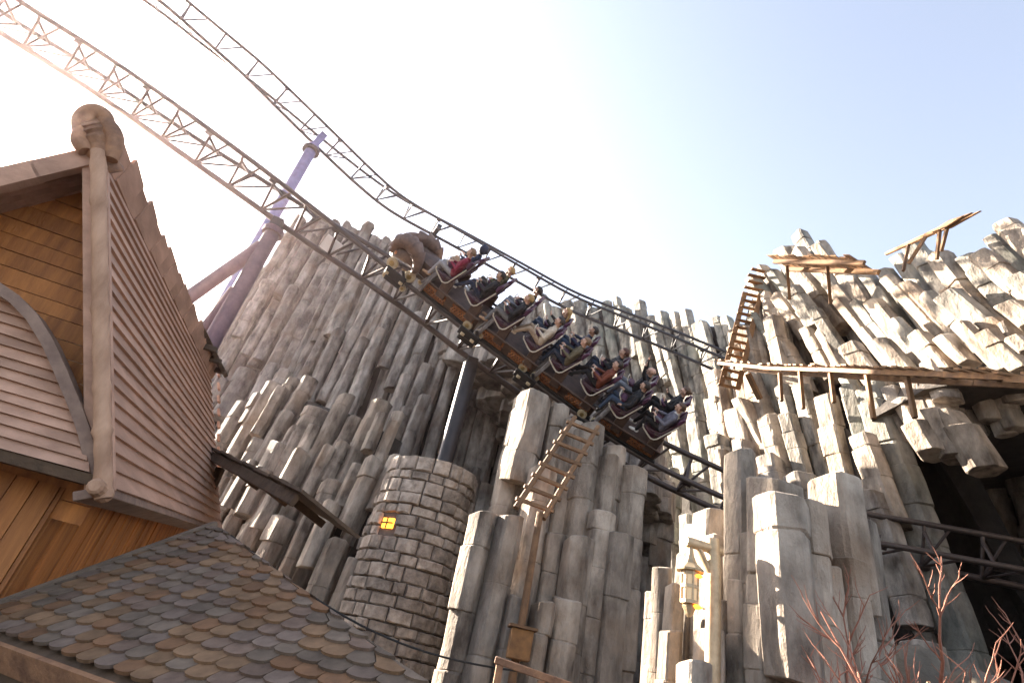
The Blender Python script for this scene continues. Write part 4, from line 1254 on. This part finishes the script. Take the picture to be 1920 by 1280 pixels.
        prim.append((tb + (fd * .6 - sd_ * sy * .7).normalized() * .04, tb + (fd * 1.1 - sd_ * sy * .7 + pn * .3).normalized() * .072, .011, .009, 3))
    allm = MB()
    for p0_, p1_q, r0, r1, mi in prim:
        c = capsule(p0_, p1_q, r0, r1, 12 if r0 > .03 else 8); allm.add(c.v, c.f)
    me = allm.mesh('raw', 'seat')
    tmp = bpy.data.objects.new('tmp', me); col.objects.link(tmp)
    md = tmp.modifiers.new('r', 'REMESH'); md.mode = 'VOXEL'; md.voxel_size = .0105; md.use_smooth_shade = True
    dg = bpy.context.evaluated_depsgraph_get(); dg.update()
    body = bpy.data.meshes.new_from_object(tmp.evaluated_get(dg))
    bpy.data.objects.remove(tmp)
    body.name = 'person'
    body.materials.clear()
    for mm in mats: body.materials.append(mm)
    nf = len(body.polygons); cen = np.empty(nf * 3); body.polygons.foreach_get('center', cen); cen = cen.reshape(-1, 3)
    best = np.full(nf, 1e9); idx = np.zeros(nf, dtype=np.int32)
    for p0_, p1_q, r0, r1, mi in prim:
        a_ = np.array(p0_); b_ = np.array(p1_q) - a_; l2 = max(b_.dot(b_), 1e-9)
        t = np.clip((cen - a_) @ b_ / l2, 0, 1)
        dist = np.linalg.norm(cen - a_ - t[:, None] * b_, axis=1) - (r0 + (r1 - r0) * t)
        if mi == 4: dist -= .003
        w_ = dist < best; best[w_] = dist[w_]; idx[w_] = mi
    body.polygons.foreach_set('material_index', idx)
    # cloth folds: gentle displacement of clothed vertices
    nv = len(body.vertices); co = np.empty(nv * 3); body.vertices.foreach_get('co', co); co = co.reshape(-1, 3)
    no = np.empty(nv * 3); body.vertex_normals.foreach_get('vector', no); no = no.reshape(-1, 3)
    cloth = np.ones(nv); hz = (co[:, 2] > neck.z - .02); cloth[hz] = 0
    ph = row * 1.7 + side
    w_ = np.sin(co[:, 0] * 47 + co[:, 2] * 31 + ph) * np.sin(co[:, 1] * 38 - co[:, 2] * 43 + ph) * .0045 * cloth
    co = co + no * w_[:, None]
    body.vertices.foreach_set('co', co.ravel()); body.update()
    po = bpy.data.objects.new('person', body); link(po)
    tag(po, label, 'person', 'riders on the coaster train')
    # hair
    if not bald:
        hm = bmesh.new(); bmesh.ops.create_uvsphere(hm, u_segments=20, v_segments=14, radius=1)
        for v in list(hm.verts):
            d = v.co.normalized()
            x, y, z = d
            keep = (x < .16 and z > -.5 + (x + 1) * .42) or z > .56
            if hood: keep = x < .62
            if not keep: hm.verts.remove(v); continue
            j = 1 + .05 * math.sin(x * 23 + y * 17 + row) * math.sin(z * 19 + y * 11)
            sc_ = (.128, .108, .122) if not hood else (.145, .125, .15)
            v.co = HP(-.014 + x * sc_[0] * j, y * sc_[1] * j, .034 + z * sc_[2] * j)
        hme = bpy.data.meshes.new('hair'); 
        for f in hm.faces: f.smooth = True
        hm.to_mesh(hme); hm.free()
        hme.materials.append(CL[hair] if hood else HR[hair])
        ho = bpy.data.objects.new('hood' if hood else 'hair', hme); link(ho, po)
        so = ho.modifiers.new('s', 'SOLIDIFY'); so.thickness = .014; so.offset = 1
        if hairlong or bun:
            s = MB()
            if hairlong:
                for q in range(7):
                    y = (q - 3) * .028; j = rr.uniform(-.02, .02)
                    s.tube([HP(-.1, y, .03), HP(-.135, y * 1.1 + j, -.09), HP(-.13 + j, y * 1.2, -.2), HP(-.14, y * 1.2 + j, -.33 + j)], [.03, .034, .028, .008], 7)
            else:
                s.lathe([(.01, -.05), (.045, -.03), (.055, 0), (.045, .03), (.01, .05)], HP(-.15, 0, .06), (1, 0, 0), 12)
            s.build('ponytail' if hairlong else 'hair_bun', HR[hair], None, centre=False, smooth=True).parent = po
    # place in the train
    k = row // 2
    dc = d_first + PITCH * (2 * k + .5)
    x0 = PITCH / 2 - (row % 2) * PITCH
    po.matrix_world = frame_mat(dc) @ Matrix.Translation((x0 - .03, side * .42, .08)) @ Matrix.Scale(.91, 4)
    return po
N_, F_ = 1, -1
person(0, N_, 'rider in crimson jacket and light grey trousers in the front row', 'crimson', 'lightgrey', 'tan', 'light', SK[0], 'lap')
person(0, F_, 'rider with dark navy hood up and beige trousers in the front row', 'navy', 'beige', 'tan', 'navy', SK[0], 'hold', hood=True)
person(1, N_, 'black haired rider in black jacket with white shoes stretched out', 'black', 'navy', 'white', 'dark', SK[1], 'hold', leg_kick=.8)
person(1, F_, 'blond rider with olive jacket behind the one with white shoes', 'olive', 'charcoal', 'white', 'blond', SK[0], 'lap')
person(2, N_, 'blond rider in black leather jacket and grey trousers', 'black', 'grey', 'tan', 'blond', SK[0], 'hold')
person(2, F_, 'dark haired rider in black jacket and pale jeans on far seat of third row', 'charcoal', 'greyjeans', 'black', 'dark', SK[1], 'lap')
person(3, N_, 'rider in cream sweater and beige trousers', 'cream', 'beige', 'cream', 'dark', SK[0], 'lap', leg_kick=.9)
person(3, F_, 'rider with long blond ponytail and blue jeans', 'black', 'jeans', 'black', 'blond', SK[0], 'phone', hairlong=True)
person(4, N_, 'rider in khaki brown jacket and blue jeans', 'khaki', 'darkjeans', 'charcoal', 'light', SK[0], 'hold', leg_kick=.3)
person(4, F_, 'dark haired rider in navy top beside the khaki jacket', 'navy', 'jeans', 'black', 'dark', SK[1], 'hold')
person(5, N_, 'rider in rust orange jacket with black trousers', 'rust', 'black', 'black', 'dark', SK[0], 'hold', leg_kick=1.0)
person(5, F_, 'auburn haired rider in black beside the rust jacket', 'black', 'darkjeans', 'black', 'auburn', SK[0], 'lap')
person(6, N_, 'rider in black shirt and jeans with one arm hanging over the side', 'black', 'jeans', 'charcoal', 'dark', SK[1], ('down', 'hold'), turn=-.25)
person(6, F_, 'bald rider with both arms raised', 'black', 'greyjeans', 'black', 'dark', SK[0], 'up', bald=True)
person(7, N_, 'rider in grey hooded sweater with white sneakers in the last row', 'lavender', 'black', 'white', 'brown', SK[0], 'hold', collar='white')
person(7, F_, 'rider in black with brown hair bun in the last row', 'black', 'black', 'black', 'brown', SK[0], 'phone', bun=True)

# ------------------------------------------------------------------ timber walkway, stair, platform and boom on the right cliff
walk = wthing('plank_walkway', (11, 13, 0)); tag(walk, 'long wooden plank walkway on posts across the right cliff', 'walkway')
wp = [(1362, 684, 20.0), (1450, 693, 17.6), (1560, 697, 15.3), (1680, 703, 13.8), (1800, 708, 12.8), (1925, 713, 12.0), (2010, 716, 11.4)]
wpts = [atr(*p) for p in wp]
def along(pts, f):
    L_ = [0]
    for a, b in zip(pts[:-1], pts[1:]): L_.append(L_[-1] + (b - a).length)
    d = f * L_[-1]
    for i in range(len(pts) - 1):
        if d <= L_[i + 1] + 1e-9: return pts[i].lerp(pts[i + 1], (d - L_[i]) / (L_[i + 1] - L_[i])), (pts[i + 1] - pts[i]).normalized()
    return pts[-1], (pts[-1] - pts[-2]).normalized()
rr = random.Random(61)
NPL = 40
for i in range(NPL):
    p, t = along(wpts, (i + .5) / NPL); sd_ = t.cross(Vector((0, 0, 1))).normalized()
    if rr.random() < .07: continue
    s = MB(); w = rr.uniform(.14, .2)
    s.box(p + sd_ * rr.uniform(-.08, .08) + Vector((0, 0, .06)), (w, 1.15 + rr.uniform(-.1, .16), .05), (t, sd_, Vector((0, 0, 1)) + t * rr.uniform(-.04, .04)))
    s.build('plank', 'walk_wood', walk)
for off in (-.42, .42):
    for i in range(len(wpts) - 1):
        a, b = wpts[i], wpts[i + 1]; sd_ = (b - a).normalized().cross(Vector((0, 0, 1))).normalized()
        MB().bar(a + sd_ * off * .8 - Vector((0, 0, .03)), b + sd_ * off * .8 - Vector((0, 0, .03)), .1, .12).build('stringer', 'walk_wood', walk)
for (x, y, r, l) in ((1500, 697, 15.8, 1.5), (1557, 700, 15.0, 1.1), (1625, 702, 14.1, 1.5), (1462, 700, 16.5, 1.2), (1700, 705, 13.4, 1.3)):
    p = atr(x, y, r); s = MB(); s.bar(p - Vector((0, 0, l * .8)), p + Vector((0, 0, .02)), .1, .1); s.build('post', 'walk_wood', walk, bevel=.01)
p = atr(1402, 700, 17.5); q = atr(1425, 748, 18); s = MB(); s.bar(p, q, .16, .13); s.build('brace', 'walk_wood', walk)
stair = wthing('wooden_stair', (8.5, 17.2, 0)); tag(stair, 'steep wooden stair climbing the sunlit left edge of the right cliff', 'stair')
sa, sb_ = atr(1352, 722, 20.2), atr(1408, 505, 20.4)
for off in (0, 1.0):
    s = MB(); o_f = Vector((off * .62, -off * .1, 0)); s.bar(sa + o_f, sa.lerp(sb_, .78) + o_f, .12, .2); s.build('stringer', 'walk_wood', stair, bevel=.01)
for i in range(18):
    f = i / 17; p = sa.lerp(sb_, f)
    s = MB(); s.box(p + Vector((.3, -.04, 0)), (.72 + rr.uniform(-.15, .15), .16, .045)); s.build('tread', 'walk_wood', stair)
plat = wthing('plank_platform', (10, 16, 0)); tag(plat, 'small plank platform jutting below the highest column stump', 'platform')
pa, pb = atr(1462, 494, 17.6), atr(1622, 497, 15.9)
tt_ = (pb - pa).normalized(); sd_ = tt_.cross(Vector((0, 0, 1))).normalized()
for i in range(13):
    p = pa.lerp(pb, (i + .5) / 13); s = MB()
    s.box(p + Vector((0, 0, .03)), ((pb - pa).length / 13 * .82, 1.2 + rr.uniform(-.2, .2), .05), (tt_, sd_, Vector((0, 0, 1)))); s.build('plank', 'walk_wood', plat)
for off in (-.35, .3):
    s = MB(); s.bar(pa + sd_ * off - Vector((0, 0, .08)), pb + sd_ * off - Vector((0, 0, .08)) + tt_ * .2, .1, .15); s.build('stringer', 'walk_wood', plat)
for f in (.1, .6):
    p = pa.lerp(pb, f); s = MB(); s.bar(p - Vector((0, 0, .1)), p - Vector((-.3, -.5, 1.2)), .1, .1); s.build('strut', 'walk_wood', plat)
boom = wthing('wooden_boom', (11, 11, 0)); tag(boom, 'slanting wooden boom with spear shaped tip against the sky', 'boom')
ba, bb = atr(1662, 476, 15.4), atr(1838, 395, 13.3)
s = MB(); s.tube([ba, ba.lerp(bb, .62)], [.05, .075], 8); s.build('pole', 'walk_wood', boom)
dv = (bb - ba).normalized(); up_ = (Vector((0, 0, 1)) - dv * dv.z).normalized(); sv = dv.cross(up_)
m0 = ba.lerp(bb, .58)
for k, (wz0, off) in enumerate(((.09, .0), (.07, .05), (.06, -.04))):
    s = MB(); L_ = (bb - m0).length
    s.prism([(0, -wz0 * .4 + off), (L_ * .35, -wz0 + off), (L_ * (1 - .13 * k), off * .3), (L_ * .35, wz0 * .6 + off)], dv, up_, sv, m0, -.05 + k * .061, .005 + k * .061); s.build('tip_board', 'walk_wood', boom)
for f, x2, y2 in ((.28, 1690, 492), (.48, 1700, 478), (.62, 1752, 470), (.7, 1760, 455)):
    p = ba.lerp(bb, f); q = atr(x2, y2, 14.9 - f); s = MB(); s.bar(p, q - Vector((0, 0, .3)), .07, .07); s.build('strut', 'walk_wood', boom)

# ------------------------------------------------------------------ ladder and timber on the middle stack
lad = wthing('wooden_ladder', (0.6, 10, 0)); tag(lad, 'rustic wooden ladder leaning on the basalt stack below the train', 'ladder')
la, lb2 = atr(985, 975, 10.0), atr(1100, 790, 10.9)
lw = Vector((.52, .1, -.05))
la = la - lw * .5; lb2 = lb2 - lw * .5
la2 = la.lerp(lb2, .06)
for k in (0, 1):
    s = MB(); s.tube([la2 + lw * k, la.lerp(lb2, .5) + lw * k + Vector((0, .03, 0)), lb2 + lw * k], [.055, .05, .045], 8); s.build('rail', 'ladder_wood', lad)
for i in range(8):
    p = la2.lerp(lb2, (i + .6) / 8.3); s = MB(); s.bar(p - lw * .18, p + lw * 1.2 + Vector((0, 0, rr.uniform(-.03, .03))), .07, .06); s.build('rung', 'ladder_wood', lad)
pp = atr(1013, 960, 10.1)
prop = MB(); prop.tube([Vector((pp.x, pp.y, 0)), pp], [.07, .06], 9)
tag(prop.build('timber_prop', 'ladder_wood', None), 'upright round timber prop under the foot of the ladder', 'timber prop')
pc_ = atr(975, 1205, 9.9)
cr = MB(); cr.box(Vector((pc_.x, pc_.y, pc_.z - .02)), (.34, .3, .42)); cro = cr.build('nesting_box', 'walk_wood', None, bevel=.012)
tag(cro, 'small orange wooden box fixed low on the basalt stack', 'box')
cp = MB(); cp.box((0, 0, .235), (.44, .4, .04)); cpo = cp.build('lid', 'ladder_wood', None, centre=False); cpo.parent = cro
rl = wthing('wooden_railing', (-.2, 8.3, 0)); tag(rl, 'dark reddish timber railing at the bottom edge of the picture', 'railing')
ra, rb = atr(930, 1236, 8.6), atr(1110, 1300, 8.2)
s = MB(); s.bar(ra, rb, .1, .09); s.build('handrail', 'carved', rl, bevel=.01)
for f in (.05, .5, .95):
    p = ra.lerp(rb, f); s = MB(); s.bar(Vector((p.x, p.y, 0)), p - Vector((0, 0, .05)), .09, .09); s.build('post', 'carved', rl)

# ------------------------------------------------------------------ lantern on its bracket
lan = wthing('hanging_lantern', atr(1297, 1110, 7.0)); tag(lan, 'sunlit metal lantern with flared hat hanging from a timber arm', 'lantern')
lp = atr(1294, 1068, 7.0); ztop = atr(1303, 1018, 7.0).z
Lr = .115
s = MB(); s.lathe([(.015, .27), (.03, .23), (.045, .15), (.08, .07), (Lr * 1.4, .0), (Lr * 1.35, -.02)], lp, (0, 0, 1), 8); s.build('hat', 'lantern_metal', lan)
s = MB(); s.lathe([(Lr * .82, -.03), (Lr * .78, -.33)], lp, (0, 0, 1), 8); pane = wsub(s.build('pane_body', 'horn_paper', lan))
for k in range(8):
    a = 2 * math.pi * k / 8; e = Vector((math.cos(a), math.sin(a), 0)) * Lr * .84
    s = MB(); s.bar(lp + e - Vector((0, 0, .02)), lp + e * .96 - Vector((0, 0, .35)), .018, .018); s.build('frame_bar', 'lantern_metal', lan)
for z in (-.04, -.18, -.34):
    s = MB(); s.lathe([(Lr * .9, -.018), (Lr * .9, .018)], lp + Vector((0, 0, z)), (0, 0, 1), 8); s.build('frame_ring', 'lantern_metal', lan)
for z in (-.06, -.38):
    s = MB(); s.lathe([(.03, -.02), (.06, 0), (.03, .02)], lp + Vector((.07, -.05, z)), (0, 0, 1), 8); s.build('glowing_vent', 'glow', lan)
s = MB(); s.lathe([(Lr * .5, -.36), (Lr * .7, -.385), (.04, -.46), (.015, -.49)], lp, (0, 0, 1), 8); s.build('base', 'lantern_metal', lan)
s = MB(); s.tube([lp + Vector((0, 0, .25)), Vector((lp.x, lp.y, ztop))], .015, 6); s.build('hook', 'lantern_metal', lan)
lpost = wthing('lantern_post', (lp.x + .3, lp.y + .12, 0)); tag(lpost, 'pale round timber post with arm holding the lantern', 'post')
pb_ = atr(1336, 1020, 7.15)
s = MB(); s.tube([(pb_.x, pb_.y, 0), (pb_.x, pb_.y, 1.4), (pb_.x + .02, pb_.y, pb_.z - .3), (pb_.x, pb_.y, pb_.z + .06)], [.09, .085, .08, .075], 12); s.build('shaft', 'lantern_metal', lpost, smooth=True)
ar = Vector((pb_.x - lp.x, pb_.y - lp.y, 0))
s = MB(); s.tube([Vector((lp.x, lp.y, ztop)) - ar * .25, Vector((pb_.x, pb_.y, ztop)) + ar * .4], [.06, .055], 10); s.build('arm', 'lantern_metal', lpost, smooth=True)
s = MB(); s.tube([Vector((lp.x, lp.y, ztop)) + ar * .3, Vector((pb_.x, pb_.y, ztop - .32))], [.035, .035], 8); s.build('strut', 'lantern_metal', lpost)

# ------------------------------------------------------------------ bare shrub
def shrub(label, px, py, r, hgt, seed, m1, m2):
    base = atr(px, py, r)
    sh_ = wthing('bare_shrub', (base.x, base.y, 0)); tag(sh_, label, 'shrub', 'bare winter shrubs')
    rr = random.Random(seed)
    tw_ = MB()
    def grow(p, d, L_, r_, depth, mb):
        pts = [p]; q = p.copy(); dd = d.copy()
        for i in range(4):
            dd = (dd + Vector((rr.uniform(-.2, .2), rr.uniform(-.2, .2), rr.uniform(-.05, .16)))).normalized(); q = q + dd * L_ / 4; pts.append(q.copy())
        mb.tube(pts, [r_ * (1 - .16 * i) for i in range(5)], 5 if depth else 7, False)
        if depth < 3:
            for k in range(rr.randint(4, 5)):
                i = rr.randint(1, 4); nd = (dd + Vector((rr.uniform(-.95, .95), rr.uniform(-.95, .95), rr.uniform(-.3, .55)))).normalized()
                grow(pts[i], nd, L_ * rr.uniform(.34, .55), r_ * .55, depth + 1, tw_)
    b0 = Vector((base.x, base.y, 0))
    for k in range(8):
        st = MB(); a = rr.uniform(0, 6.28)
        grow(b0 + Vector((math.cos(a) * .06, math.sin(a) * .06, 0)), Vector((math.cos(a) * .3, math.sin(a) * .3, 1)).normalized(), hgt * rr.uniform(.55, .85), .034, 0, st)
        st.build('stem', m1, sh_, smooth=True)
    tw_.build('twigs', m2, sh_)
shrub('bare reddish twiggy shrub in front of brown boulder at lower right', 1690, 1300, 7.3, 3.3, 5, 'bark', 'twig')
# drooping cable
ca, cb = atr(432, 1003, 8.4), atr(1010, 1262, 9.4)
pts = []
for i in range(25):
    f = i / 24; p = ca.lerp(cb, f); p.z -= .35 * math.sin(math.pi * f); pts.append(p)
tag(MB().tube(pts, .014, 6).build('hanging_cable', 'cable', None), 'thin black cable drooping from the house past the stone tower', 'cable')
# ------------------------------------------------------------------ air volume added to give the pink flare glow near the sun
hz = MB(); hz.box((0, 18, 19), (110, 90, 42))
hm_ = bpy.data.materials.new('flare_haze'); hm_.use_nodes = True
nt = hm_.node_tree; nt.nodes.remove(nt.nodes['Principled BSDF'])
pv = nt.nodes.new('ShaderNodeVolumePrincipled')
pv.inputs['Color'].default_value = (1.0, 0.76, 0.73, 1)
pv.inputs['Density'].default_value = 0.0006
pv.inputs['Anisotropy'].default_value = 0.9
nt.links.new(pv.outputs[0], nt.nodes['Material Output'].inputs['Volume'])
ho_ = hz.build('flare_haze', hm_, None); ho_['kind'] = 'stuff'
for o in bpy.data.objects:
    if '_w' in o: del o['_w']
